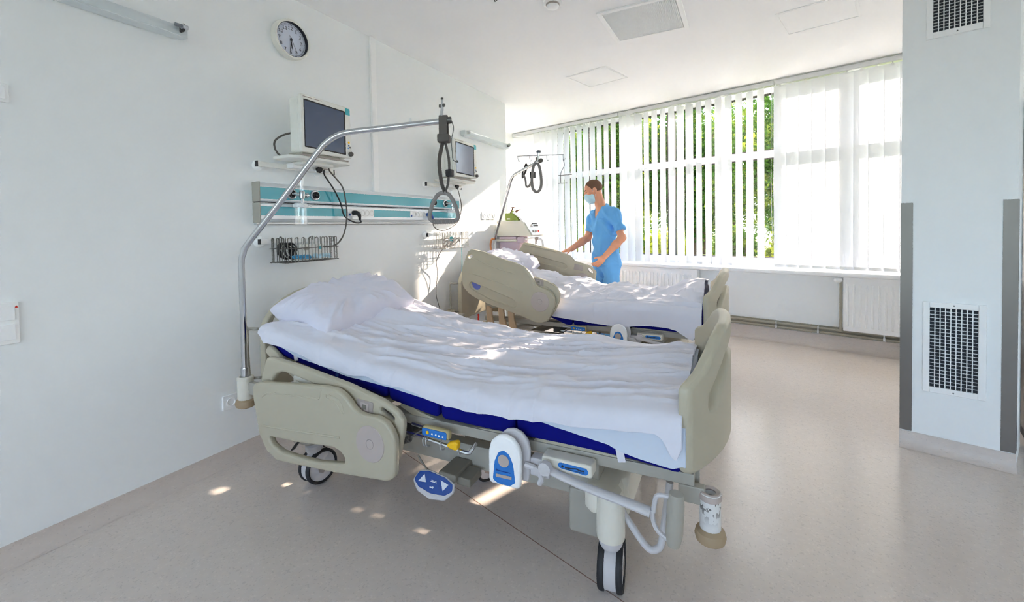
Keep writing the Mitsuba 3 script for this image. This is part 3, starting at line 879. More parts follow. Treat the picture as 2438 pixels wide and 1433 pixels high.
for y in (1.847, 2.023, 3.318, 3.495):
    u = part(t, "gas_outlet", lathe([(0, 0), (.036, 0), (.036, .006), (.032, .012), (.027, .013), (.0265, .010), (.0255, .010), (0, .010)], WY(.0665, y, 1.587), (1, 0, 0), 32), "m_chrome", label="chrome gas outlet ring")
    part(u, "collar", lathe([(0, 0), (.0235, 0), (.0235, .012), (.019, .014), (.0135, .010), (.0125, .004), (0, .004)], WY(.0765, y, 1.587), (1, 0, 0), 28), "m_black")
    part(u, "valve", lathe([(0, 0), (.010, 0), (.009, .010), (.005, .013), (0, .013)], WY(.080, y, 1.587), (1, 0, 0), 20), "m_chrome" if y in (1.847, 3.495) else "m_dark")


def flowmeter(y, label, full=True):
    t = thing("flowmeter", label, "flowmeter")
    d = .135
    part(t, "connector", cyl(WY(.085, y - .01, 1.587), WY(.15, y + .012, 1.580), .011, 14), "m_chrome")
    part(t, "valve_block", lathe([(0, -.026), (.012, -.026), (.017, -.02), (.017, .02), (.012, .028), (0, .028)], WY(d, y + .010, 1.578), (0, 0, 1), 20), "m_chrome")
    part(t, "dial", lathe([(0, 0), (.009, 0), (.009, .016), (.014, .018), (.014, .030), (.010, .034), (0, .034)], WY(d, y + .022, 1.577), (0, 1, 0), 18), "m_chrome")
    if full:
        part(t, "flow_tube", cat(lathe([(.0135, 0), (.015, .002), (.015, .108), (.012, .116), (0, .118)], WY(d, y + .008, 1.606), (0, 0, 1), 18)), "m_clear")
        part(t, "scale", box(WL + d - .001, WL + d + .001, y + .002, y + .014, 1.62, 1.70), "m_white", smooth=False)
        part(t, "stem", cyl(WY(d, y + .010, 1.555), WY(d, y + .010, 1.525), .008, 12), "m_chrome")
    lidp = [(0, 0), (.042, 0), (.044, .004), (.044, .020), (.038, .026), (.012, .030), (0, .030)]
    part(t, "lid", lathe(lidp, WY(d, y - .004, 1.497), (0, 0, 1), 30), "m_panelwhite")
    part(t, "spout", tube([WY(d, y + .036, 1.512), WY(d + .005, y + .062, 1.514), WY(d + .008, y + .070, 1.504)], .0055, 8), "m_panelwhite")
    part(t, "bottle", lathe([(.0365, .115), (.039, .115), (.039, .010), (.036, .003), (0, .0)], WY(d, y - .004, 1.382), (0, 0, 1), 30), "m_clear")
    part(t, "water", lathe([(0, .0), (.034, .0), (.035, .005), (.035, .048), (0, .048)], WY(d, y - .004, 1.386), (0, 0, 1), 24), "m_water")
    return t


flowmeter(1.868, "clear oxygen humidifier bottle and flowmeter on the near end of the teal panel")
flowmeter(3.515, "clear oxygen humidifier bottle on the far end of the teal panel, behind the trapeze grip")

# ---- plugs and cables
def plug(y, z, label, mt, dy=0.0):
    t = thing("power_plug", label, "plug")
    part(t, "body", tube([WY(.071, y, z), WY(.10, y, z), WY(.118, y + .012, z - .018), WY(.115, y + .02, z - .055)], [.017, .0165, .014, .008], 14, 5), mt)
    return t


plug(2.352, 1.473, "black power plug in the near socket strip", "m_black")
plug(3.215, 1.473, "dark blue plug in the far socket strip beside the trapeze grip", "m_navy")
t = thing("power_cable", "black cable hanging from the near monitor to the black plug", "cable")
put(t, tube([WY(.16, 2.03, 1.755), WY(.12, 2.066, 1.725), WY(.115, 2.138, 1.642), WY(.115, 2.195, 1.545), WY(.118, 2.222, 1.454), WY(.122, 2.265, 1.418), WY(.122, 2.33, 1.398), WY(.119, 2.378, 1.402), WY(.115, 2.373, 1.420)], .0052, 8), "m_black")
t = thing("signal_cable", "grey cable looping from the near monitor down into the wire basket", "cable")
put(t, tube([WY(.17, 2.06, 1.765), WY(.14, 2.102, 1.746), WY(.135, 2.20, 1.655), WY(.135, 2.227, 1.545), WY(.14, 2.229, 1.443), WY(.14, 2.20, 1.322), WY(.15, 2.13, 1.25), WY(.15, 2.04, 1.232), WY(.13, 1.92, 1.243)], .0052, 8), "m_strap")
t = thing("signal_cable", "dark grey cable curving behind the near monitor", "cable")
put(t, tube([WY(.16, 1.90, 1.99), WY(.12, 1.80, 1.965), WY(.1, 1.735, 1.92), WY(.1, 1.722, 1.875), WY(.11, 1.745, 1.825), WY(.15, 1.80, 1.80)], .006, 8), "m_strap")
t = thing("power_cable", "thin dark cable hanging from the dark blue plug under the far panel end", "cable")
put(t, tube([WY(.115, 3.235, 1.42), WY(.12, 3.25, 1.36), WY(.12, 3.33, 1.325), WY(.12, 3.45, 1.33), WY(.12, 3.62, 1.40), WY(.12, 3.70, 1.55), WY(.12, 3.66, 1.70), WY(.14, 3.60, 1.75)], .004, 7), "m_strap")
t = thing("signal_cable", "thin grey cable hanging on the wall beside the far bed", "cable")
put(t, tube([WY(.1, 3.50, 1.22), WY(.06, 3.36, 1.05), WY(.03, 3.40, .9), WY(.03, 3.37, .7), WY(.03, 3.45, .45), WY(.03, 3.40, .2)], .003, 6), "m_strap")
t = thing("drip_tube", "thin turquoise tube hanging from the far wire basket", "tube")
put(t, tube([WY(.16, 3.63, 1.17), WY(.14, 3.66, 1.0), WY(.13, 3.66, .8), WY(.12, 3.62, .5), WY(.1, 3.6, .22)], .003, 6), "m_tealtube")

# ---- patient monitors on rails
def monitor(y, label, rail_label):
    """y: the near edge of the front."""
    r = thing("wall_rail", rail_label, "rail")
    y0 = y - .144
    part(r, "bar", box(WL + .045, WL + .062, y0, y0 + .56, 1.745, 1.777, .002), "m_offwhite")
    for e in (y0 - .004, y0 + .556): part(r, "end_cap", box(WL + .043, WL + .064, e, e + .008, 1.743, 1.779, .001), "m_black")
    for e in (y0 + .035, y0 + .46): part(r, "wall_cup", lathe([(0, 0), (.032, 0), (.034, .004), (.026, .012), (.02, .045), (0, .045)], WY(0, e, 1.757), (1, 0, 0), 24), "m_white")
    part(r, "clamp", box(WL + .055, WL + .12, y + .05, y + .36, 1.752, 1.785, .004), "m_white")
    part(r, "knob", lathe([(0, 0), (.012, 0), (.012, .012), (.021, .018), (.021, .03), (0, .032)], WY(.12, y + .23, 1.762), (1, 0, -.3), 16), "m_black")
    part(r, "label", box(WL + .1195, WL + .121, y + .27, y + .335, 1.766, 1.771), "m_panelgrey", smooth=False)
    t = thing("patient_monitor", label, "monitor")
    W, z0, z1, df = .392, 1.835, 2.195, .28
    fp = [(y, z0 - .002), (y + W, z0 + .004), (y + W - .012, z1 - .01), (y + .002, z1)]
    part(t, "front", xf(plate(fp, .03, .008, soft=.012), WYM @ tr(0, 0, df - .015)), "m_offwhite")
    part(t, "back", xf(plate([(y + .006, z0), (y + W - .02, z0), (y + W - .02, z1 - .012), (y + .006, z1 - .008)], .085, .012, soft=.014), WYM @ tr(0, 0, df - .075)), "m_offwhite")
    part(t, "rear_hump", xf(plate([(y + .05, z0 + .03), (y + W - .08, z0 + .03), (y + W - .08, z1 - .06), (y + .05, z1 - .06)], .06, .02, soft=.02), WYM @ tr(0, 0, df - .14)), "m_offwhite")
    part(t, "bezel", xf(plate([(y + .022, z0 + .032), (y + .336, z0 + .022), (y + .336, z1 - .042), (y + .022, z1 - .030)], .003, .001, soft=.006), WYM @ tr(0, 0, df + .0005)), "m_dark")
    part(t, "screen", xf(plate([(y + .027, z0 + .040), (y + .322, z0 + .030), (y + .322, z1 - .050), (y + .027, z1 - .040)], .003, .001, soft=.004), WYM @ tr(0, 0, df + .0015)), "m_screen", label="dark blue-grey screen")
    part(t, "knob", lathe([(0, 0), (.015, 0), (.016, .004), (.015, .017), (.011, .021), (0, .021)], WY(df, y + .372, z0 + .032), (1, 0, 0), 20), "m_strap", label="grey knob")
    for yy, zz, c, rr in ((.362, .112, "m_yellow", .008), (.362, .09, "m_navy", .006), (.357, .072, "m_labelblue", .005), (.372, .078, "m_strap", .006)):
        part(t, "button", disc(WY(df - .001, y + yy, z0 + zz), (1, 0, 0), rr, .004, 12, .001), c)
    part(t, "lamp", box(WL + df - .02, WL + df + .004, y + .338, y + .376, z1 - .062, z1 - .018, .003), "m_tealtube", label="turquoise alarm lamp")
    for a, b in ((.018, .082), (.09, .152)): part(t, "vent_slot", box(WL + df - .001, WL + df + .0012, y + a, y + b, z1 - .0185, z1 - .0145), "m_panelgrey", smooth=False)
    part(t, "tilt_base", box(WL + .12, WL + df - .02, y + .02, y + .30, 1.812, 1.84, .006), "m_bedgrey")
    part(t, "tray", xf(plate([(0, 0), (.47, 0), (.47, .16), (.42, .2), (.05, .2), (0, .16)], .02, .006, soft=.02), np.array([[0, 1, 0, WL + .075], [1, 0, 0, y - .06], [0, 0, -1, 1.803], [0, 0, 0, 1.0]])), "m_offwhite")
    part(t, "tray_mount", box(WL + .09, WL + .20, y + .06, y + .30, 1.772, 1.795, .006), "m_offwhite")
    part(t, "tray_edge", box(WL + .273, WL + .279, y + .0, y + .36, 1.812, 1.822, .002), "m_panelgrey", smooth=False)
    return t


monitor(1.778, "patient monitor above the near bed, large dark screen in a cream case", "white wall rail carrying the near monitor")
monitor(3.372, "patient monitor above the far bed, behind the hanging strap", "white wall rail carrying the far monitor")


# ---- wire baskets
def basket(y, label, rail_label, full, wire):
    """y: the near end of its rail."""
    r = thing("wall_rail", rail_label, "rail")
    part(r, "bar", box(WL + .045, WL + .062, y, y + .535, 1.268, 1.297, .002), "m_white")
    for e in (y - .004, y + .531): part(r, "end_cap", box(WL + .043, WL + .064, e, e + .008, 1.266, 1.299, .001), "m_black")
    for e in (y + .03, y + .41): part(r, "wall_cup", lathe([(0, 0), (.036, 0), (.038, .004), (.03, .012), (.02, .045), (0, .045)], WY(0, e, 1.283), (1, 0, 0), 24), "m_white")
    t = thing("wire_basket", label, "basket")
    ya, yb, da, db, zb, zt = y + .055, y + .44, .07, .225, 1.150, 1.303
    w = .0026
    for yy in np.linspace(ya + .025, yb - .025, 8):
        h = .011
        part(t, "front_hoop", tube([WY(da, yy - h, zb), WY(db, yy - h, zb), *[WY(db, yy - h * math.cos(q), zt - h + h * math.sin(q)) for q in np.linspace(0, PI, 8)], WY(db, yy + h, zb), WY(da, yy + h, zb)], w, 6, 0), wire)
    for dd in (.10, .15, .20):
        for ye in (ya, yb):
            h = .010
            part(t, "side_hoop", tube([WY(dd - h, (ya + yb) / 2, zb), WY(dd - h, ye, zb), *[WY(dd - h * math.cos(q), ye, zt - h + h * math.sin(q)) for q in np.linspace(0, PI, 8)], WY(dd + h, ye, zb), WY(dd + h, (ya + yb) / 2, zb)], w, 6, 0), wire)
    for zz in (zb, 1.236):
        part(t, "band", tube([WY(da, ya, zz), WY(db, ya, zz), WY(db, yb, zz), WY(da, yb, zz), WY(da, ya, zz)], w * 1.2, 6, 0, closed=True), wire)
    for yy in np.linspace(ya + .02, yb - .02, 9): part(t, "back_wire", tube([WY(da, yy, zb), WY(da, yy, zt)], w, 6, 0), wire)
    for yy in (ya + .08, yb - .08): part(t, "hook", tube([WY(da, yy, zt - .02), WY(da - .004, yy, zt + .004), WY(.05, yy, zt + .002)], w * 1.3, 6, 3), wire)
    return ya, yb, zb


ya, yb, zb = basket(1.635, "dark wire wall basket holding supplies above the near bed's pillow", "white wall rail carrying the near wire basket", True, "m_darkwire")
c = thing("supply_box", "cream-white supply box standing in the near wire basket", "box")
part(c, "body", box(WL + .11, WL + .185, ya + .12, ya + .30, zb + .004, zb + .105, .004), "m_offwhite")
part(c, "label", box(WL + .1845, WL + .1856, ya + .15, ya + .19, zb + .07, zb + .09), "m_bedgrey", smooth=False)
part(c, "badge", box(WL + .1845, WL + .1856, ya + .265, ya + .285, zb + .072, zb + .092), "m_tealtube", smooth=False)
c = thing("cable_coil", "coiled black cable stuffed in the near wire basket", "cable")
r_ = np.random.default_rng(5)
a_ = np.linspace(0, 9 * PI, 120)
put(c, tube(np.stack([WL + .13 + .035 * np.cos(a_ * .37) + .01 * r_.normal(0, .3, 120), ya + .075 + .042 * np.cos(a_), zb + .068 + .05 * np.sin(a_ * .98)], -1), .006, 7, 0), "m_black")
for k, (lab, mt, q) in enumerate([("crumpled pale blue pad in the front of the near wire basket", "m_palepad", (.20, .02, .14)), ("blue folded pad at the bottom of the near wire basket", "m_bluepad", (.15, .03, .17))]):
    c = thing("dressing_pad", lab, "pad")
    y_ = ya + (.21 if k == 0 else .06)
    uu, vv = np.meshgrid(np.linspace(0, 1, 18), np.linspace(0, 1, 10), indexing="ij")
    P = np.stack([WL + .185 + .03 * vv, y_ + .13 * uu, zb + .008 + .028 * meshkit.fbm(np.stack([uu * 5, vv * 4, uu * 0 + k], -1), 3) + .02 * (1 - vv)], -1)
    put(c, grid_mesh(P[:, ::-1], .006), mt, smooth=60)
ya, yb, zb = basket(3.20 - .03 + .06, "pale wire wall basket in the sunlight above the far bed's head", "white wall rail carrying the far wire basket", False, "m_palewire")
c = thing("tubing_bundle", "bundle of clear and tan tubing in the far wire basket", "tubing")
a_ = np.linspace(0, 11 * PI, 150)
put(c, tube(np.stack([WL + .14 + .04 * np.cos(a_ * .31), ya + .20 + .085 * np.cos(a_ * .9), zb + .055 + .042 * np.sin(a_)], -1), .0055, 7, 0), "m_panelgrey")
c = thing("oxygen_mask", "turquoise plastic piece lying on top of the far wire basket", "mask")
put(c, lathe([(0, .03), (.012, .028), (.02, .015), (.024, 0), (.022, 0), (.016, .016), (0, .024)], WY(.19, ya + .13, zb + .085), (.6, -.4, .7), 20), "m_tealtube")

# ------------------------------------------------------------------ hospital beds (local: u from head to foot, v from the near side to the far side, z up)
def bedM(x, y, deg):
    M = np.eye(4); a = math.radians(deg)
    M[:2, :2] = [[math.cos(a), -math.sin(a)], [math.sin(a), math.cos(a)]]; M[:2, 3] = (x, y); return M


BED1, BED2 = bedM(-.44, 1.52, 2.2), bedM(-.52, 3.52, .5)


def onface(poly, v0, t, r=.006, holes=(), soft=.012, hsoft=None, step=.012, n=3, refine=None):
    """A plate with its outline in (u, z), its outer face on v = v0, t thick away from the viewer."""
    return xf(plate(poly, t, r, holes, soft, hsoft, step, n, refine), tr(0, v0 + t / 2, 0) @ UZ)


def board(poly, holes, u_of_v, t, r):
    m = plate(poly, t, r, holes, soft=.025, hsoft=.018, step=.014, n=4, refine=.035)
    m = xf(m, VZ)

    def f(V):
        V = V.copy(); V[:, 0] += u_of_v(V[:, 1], V[:, 2]); return V
    return warp(m, f)


FB = [(0, .50), (0, .795), (.02, .81), (.075, .835), (.14, .885), (.21, .935), (.29, .962), (.46, .972)]
FBH = [(.105, .690), (.16, .695), (.235, .752), (.31, .798), (.40, .822), (.46, .828), (.46, .890), (.36, .882), (.265, .856), (.185, .806), (.112, .745)]
HB = [(.07, .42), (.07, .79), (.10, .845), (.155, .897), (.23, .938), (.32, .968), (.46, .993)]
HBH = [(.12, .775), (.14, .828), (.195, .878), (.265, .908), (.36, .930), (.46, .942), (.46, .875), (.34, .855), (.22, .80), (.17, .76)]


def mirror(p, c=.46): return list(p) + [(2 * c - a, b) for a, b in reversed(p[:-1] if abs(p[-1][0] - c) < 1e-6 else p)]


def hole_mirror(p, c=.46):
    h = len(p) // 2 + 1
    lower = p[:6]; upper = p[6:]
    return lower + [(2 * c - a, b) for a, b in reversed(lower[:-1])] + [(2 * c - a, b) for a, b in reversed(upper[1:])] + upper


def castor(bed, cu, cv, M, heading=88.0, r=.09):
    """A twin wheel under (cu, cv); the axle is turned so that it rolls along heading (degrees in the bed's frame)."""
    c = part(bed, "castor", lathe([(0, .17), (.035, .17), (.043, .185), (.044, .21), (.03, .225), (0, .225)], (cu, cv, 0), (0, 0, 1), 24), "m_wheelgrey", M=M)
    a = math.radians(heading); ax = np.array([math.sin(a), -math.cos(a), 0])
    o = np.array([cu, cv, r]) + .02 * np.array([math.cos(a), math.sin(a), 0])
    part(c, "wheel_cover", cat(lathe([(0, -.026), (r * .90, -.026), (r * .93, -.02), (r * .93, .02), (r * .90, .026), (0, .026)], o, ax, 36), box(cu - .03, cu + .03, cv - .02, cv + .02, .14, .19, .01)), "m_wheelgrey", M=M)
    for s in (-1, 1):
        part(c, "tyre", lathe([(r * .84, 0), (r * .84, .016), (r * .93, .019), (r * .99, .012), (r, .006), (r * .99, -.002), (r * .93, -.005), (r * .84, -.003)], o + s * ax * .026, s * ax, 40), "m_rubber", M=M)
        part(c, "hubcap", lathe([(0, .0), (r * .84, 0), (r * .82, .012), (r * .3, .016), (0, .0165)], o + s * ax * .026, s * ax, 32), "m_wheelgrey", M=M)
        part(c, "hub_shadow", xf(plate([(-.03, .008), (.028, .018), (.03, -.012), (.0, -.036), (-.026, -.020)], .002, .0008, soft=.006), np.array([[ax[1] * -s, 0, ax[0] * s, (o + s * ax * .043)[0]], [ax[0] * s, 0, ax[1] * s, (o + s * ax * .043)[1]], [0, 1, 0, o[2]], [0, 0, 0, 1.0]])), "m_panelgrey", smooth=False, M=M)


def ridge(pts, v, r=.005):
    """A moulded line on a panel face at v."""
    return tube([(u, v + r * .45, z) for u, z in pts], r, 8, 5)


RAIL_OUT = [(-1.794, .552), (-1.778, .576), (-1.729, .589), (-1.484, .614), (-1.285, .631), (-1.207, .631), (-1.162, .615), (-1.126, .588), (-1.105, .564), (-1.069, .545), (-1.033, .540), (-.963, .544), (-.916, .529), (-.887, .500), (-.869, .462), (-.868, .420), (-.873, .325), (-.881, .299), (-.904, .281), (-.932, .273), (-1.222, .242), (-1.520, .219), (-1.627, .213), (-1.700, .248), (-1.753, .325), (-1.772, .423), (-1.791, .508)]
RAIL_HOLE = [(-1.768, .537), (-1.732, .539), (-1.733, .514), (-1.758, .494), (-1.770, .505)]
RAIL_SLOT = [(-1.677, .324), (-1.471, .334), (-1.233, .359), (-1.188, .348), (-1.162, .326), (-1.165, .297), (-1.332, .269), (-1.483, .263), (-1.588, .265), (-1.656, .288)]
RAIL_IN = [(-1.790, .567), (-1.783, .607), (-1.739, .702), (-1.673, .703), (-1.528, .689), (-1.177, .641), (-.973, .598), (-.926, .579), (-.886, .559), (-.860, .526), (-.861, .488), (-.892, .364), (-.913, .327), (-1.05, .31), (-1.27, .37), (-1.30, .565), (-1.377, .607), (-1.566, .638), (-1.629, .641), (-1.677, .620), (-1.700, .585), (-1.712, .553), (-1.785, .548)]
RAIL_INS = [(-.992, .563), (-.975, .566), (-.927, .546), (-.900, .527), (-.904, .515), (-.928, .519), (-.982, .545)]


def control_plate(parent, quad, v, M, inset=True):
    q = np.array(quad); c = q.mean(0)
    k = part(parent, "control_plate", onface([tuple(p) for p in q], v - .0025, .004, .0015, soft=.004), "m_panelgrey", M=M)
    if inset:
        p2 = c + (q - c) * np.array([.52, .62])
        part(k, "switch", onface([tuple(p) for p in p2], v - .0045, .003, .001, soft=.003), "m_disc", M=M)
        p3 = c + (q - c) * np.array([.24, .34])
        part(k, "switch_key", onface([tuple(p) for p in p3], v - .006, .003, .001, soft=.002), "m_bed_dark", M=M)


def lowered_rail(bed, M):
    s = part(bed, "side_rail", onface(RAIL_OUT, -.14, .036, .012, [RAIL_HOLE, RAIL_SLOT], soft=.014, hsoft=.006), "m_bed", M=M, label="lowered side rail")
    part(s, "moulding", cat(ridge([(-1.714, .520), (-1.66, .545), (-1.5, .557), (-1.311, .571)], -.14), ridge([(-1.311, .571), (-1.300, .590), (-1.293, .618)], -.14, .004),
                            ridge([(-1.721, .372), (-1.60, .380), (-1.4, .396), (-1.185, .414)], -.14, .007), ridge([(-1.263, .600), (-1.208, .592), (-1.171, .569), (-1.156, .530)], -.14, .0045),
                            ridge([(-1.263, .600), (-1.262, .582), (-1.215, .573), (-1.186, .553), (-1.176, .533), (-1.156, .530)], -.14, .0045)), "m_bed", M=M)
    part(s, "disc", lathe([(0, 0), (.078, 0), (.080, .002), (.078, .004), (0, .004)], (-1.005, -.1385, .421), (0, -1, 0), 40), "m_disc", M=M, label="round mauve-grey disc")
    part(s, "disc_centre", lathe([(.0195, 0), (.021, 0), (.022, .0012), (.021, .002), (.0195, .0012)], (-1.005, -.142, .421), (0, -1, 0), 28), "m_panelgrey", M=M)
    i = part(bed, "rail_handle", onface(RAIL_IN, -.095, .034, .012, [RAIL_INS], soft=.014, hsoft=.01), "m_bed", M=M, label="inner handle panel with an oval grip slot")
    control_plate(i, [(-1.118, .587), (-1.024, .582), (-1.027, .523), (-1.124, .533)], -.095, M)
    # release box behind the opening
    k = part(bed, "release_box", box(-1.60, -1.40, -.055, .0, .53, .62, .012), "m_cream", M=M)
    part(k, "lever", tube([(-1.57, -.062, .588), (-1.53, -.075, .586), (-1.46, -.07, .578), (-1.42, -.06, .572)], .010, 10), "m_cream", M=M)
    part(k, "badge", box(-1.558, -1.525, -.0868, -.085, .575, .597, .001), "m_white", smooth=False, M=M)
    part(k, "emblem", disc((-1.541, -.0866, .586), (0, -1, 0), .007, .0012, 14), "m_navy", M=M)


RAIL2_OUT = [(-1.728, 1.146), (-1.602, 1.124), (-1.419, 1.063), (-1.278, 1.029), (-1.187, .995), (-1.132, .946), (-1.089, .867), (-1.056, .828), (-.991, .811), (-.937, .784), (-.906, .736), (-.905, .676), (-.941, .594), (-.974, .537), (-1.029, .515), (-1.084, .517), (-1.253, .570), (-1.551, .644), (-1.675, .684), (-1.765, .728), (-1.828, .791), (-1.846, .868), (-1.837, .967), (-1.795, 1.067), (-1.768, 1.122)]
RAIL2_HOLE = [(-1.769, 1.089), (-1.723, 1.101), (-1.717, 1.068), (-1.763, 1.056)]
RAIL2_REC = [(-1.768, .849), (-1.723, .845), (-1.308, .712), (-1.251, .669), (-1.257, .637), (-1.310, .628), (-1.550, .692), (-1.699, .754), (-1.763, .805)]
RAIL2_IN = [(-1.15, .86), (-1.122, .911), (-.989, .875), (-.904, .828), (-.875, .770), (-.879, .710), (-.918, .627), (-.962, .563), (-1.1, .58)]
RAIL2_INS = [(-1.006, .845), (-.990, .855), (-.936, .837), (-.904, .803), (-.915, .788), (-.958, .806), (-1.001, .834)]


def raised_rail(bed, M):
    body = onface(RAIL2_OUT, -.14, .036, .008, [RAIL2_HOLE], soft=.016, hsoft=.008)
    cut = onface(RAIL2_REC, -.16, .036, .012, soft=.03)
    body = tm(mani(body) - mani(cut))
    s = part(bed, "side_rail", body, "m_bed", M=M, label="raised near side rail with a long sunk grip")
    d = np.array([.94, -.342])
    part(s, "moulding", cat(ridge([(-1.78, 1.045), (-1.70, 1.055), (-1.5, .985), (-1.28, .93)], -.14), ridge([(-1.76, .925), (-1.5, .86), (-1.20, .775)], -.14, .006), ridge([(-1.19, .950), (-1.145, .92), (-1.115, .87), (-1.10, .84)], -.14, .0045)), "m_bed", M=M)
    part(s, "badge", onface([(-1.745, .842), (-1.69, .825), (-1.641, .805), (-1.655, .775), (-1.686, .767), (-1.725, .79)], -.127, .005, .002, soft=.008), "m_badge", M=M, label="violet-blue badge")
    part(s, "disc", lathe([(0, 0), (.084, 0), (.086, .002), (.084, .004), (0, .004)], (-1.041, -.1385, .700), (0, -1, 0), 40), "m_disc", M=M, label="round mauve-grey disc")
    part(s, "disc_centre", lathe([(.0205, 0), (.022, 0), (.023, .0012), (.022, .002), (.0205, .0012)], (-1.041, -.142, .700), (0, -1, 0), 28), "m_panelgrey", M=M)
    i = part(bed, "rail_handle", onface(RAIL2_IN, -.098, .034, .012, [RAIL2_INS], soft=.014, hsoft=.01), "m_bed", M=M, label="inner handle panel with an oval grip slot")
    control_plate(i, [(-1.117, .900), (-1.022, .879), (-1.023, .828), (-1.101, .840)], -.098, M)
    # the far rail, seen from its inner side
    far = [(-1.831, .975), (-1.814, 1.064), (-1.751, 1.161), (-1.705, 1.158), (-1.327, 1.069), (-1.188, 1.018), (-1.127, .958), (-.947, .907), (-.889, .845), (-.904, .749), (-.95, .60), (-1.03, .56), (-1.30, .62), (-1.6, .70), (-1.78, .78), (-1.83, .87)]
    fb = mani(onface(far, .995, .036, .008, [[(-.985, .886), (-.965, .888), (-.925, .853), (-.922, .832), (-.94, .826), (-.975, .852)]], soft=.016, hsoft=.01))
    rc = mani(onface([(-1.750, .985), (-1.735, 1.02), (-1.703, 1.040), (-1.243, .929), (-1.212, .90), (-1.215, .875), (-1.245, .861), (-1.690, .959)], .975, .036, .012, soft=.025))
    f = part(bed, "side_rail", tm(fb - rc), "m_bed", M=M, label="raised far side rail beside the nurse's hands")
    part(f, "ledge", tube([(-1.74, .99, 1.145), (-1.5, .985, 1.095), (-1.34, .985, 1.058)], .011, 10), "m_bed", M=M)
    control_plate(f, [(-1.127, .931), (-1.034, .908), (-1.041, .850), (-1.142, .866)], .995, M, inset=False)
    part(f, "disc", lathe([(0, 0), (.084, 0), (.086, .002), (.084, .004), (0, .004)], (-1.045, .9965, .742), (0, -1, 0), 40), "m_disc", M=M)
    # rail arms under the near rail
    for u in (-1.60, -1.47, -1.37):
        part(bed, "rail_arm", xf(plate([(u - .03, .62), (u + .03, .60), (u + .035, .52), (u + .06, .43), (u + .05, .39), (u + .0, .395), (u - .02, .46)], .03, .01, soft=.012), tr(0, -.055, 0) @ UZ), "m_tan_bed", M=M)
    part(bed, "release_box", box(-1.72, -1.62, -.06, .02, .385, .455, .01), "m_bed", M=M)
    part(bed, "release_window", box(-1.70, -1.645, -.063, -.058, .405, .438, .002), "m_panelgrey", smooth=False, M=M)
    part(bed, "red_strap", box(-1.745, -1.73, -.03, -.02, .36, .52, .003), "m_red", M=M, label="red strap")


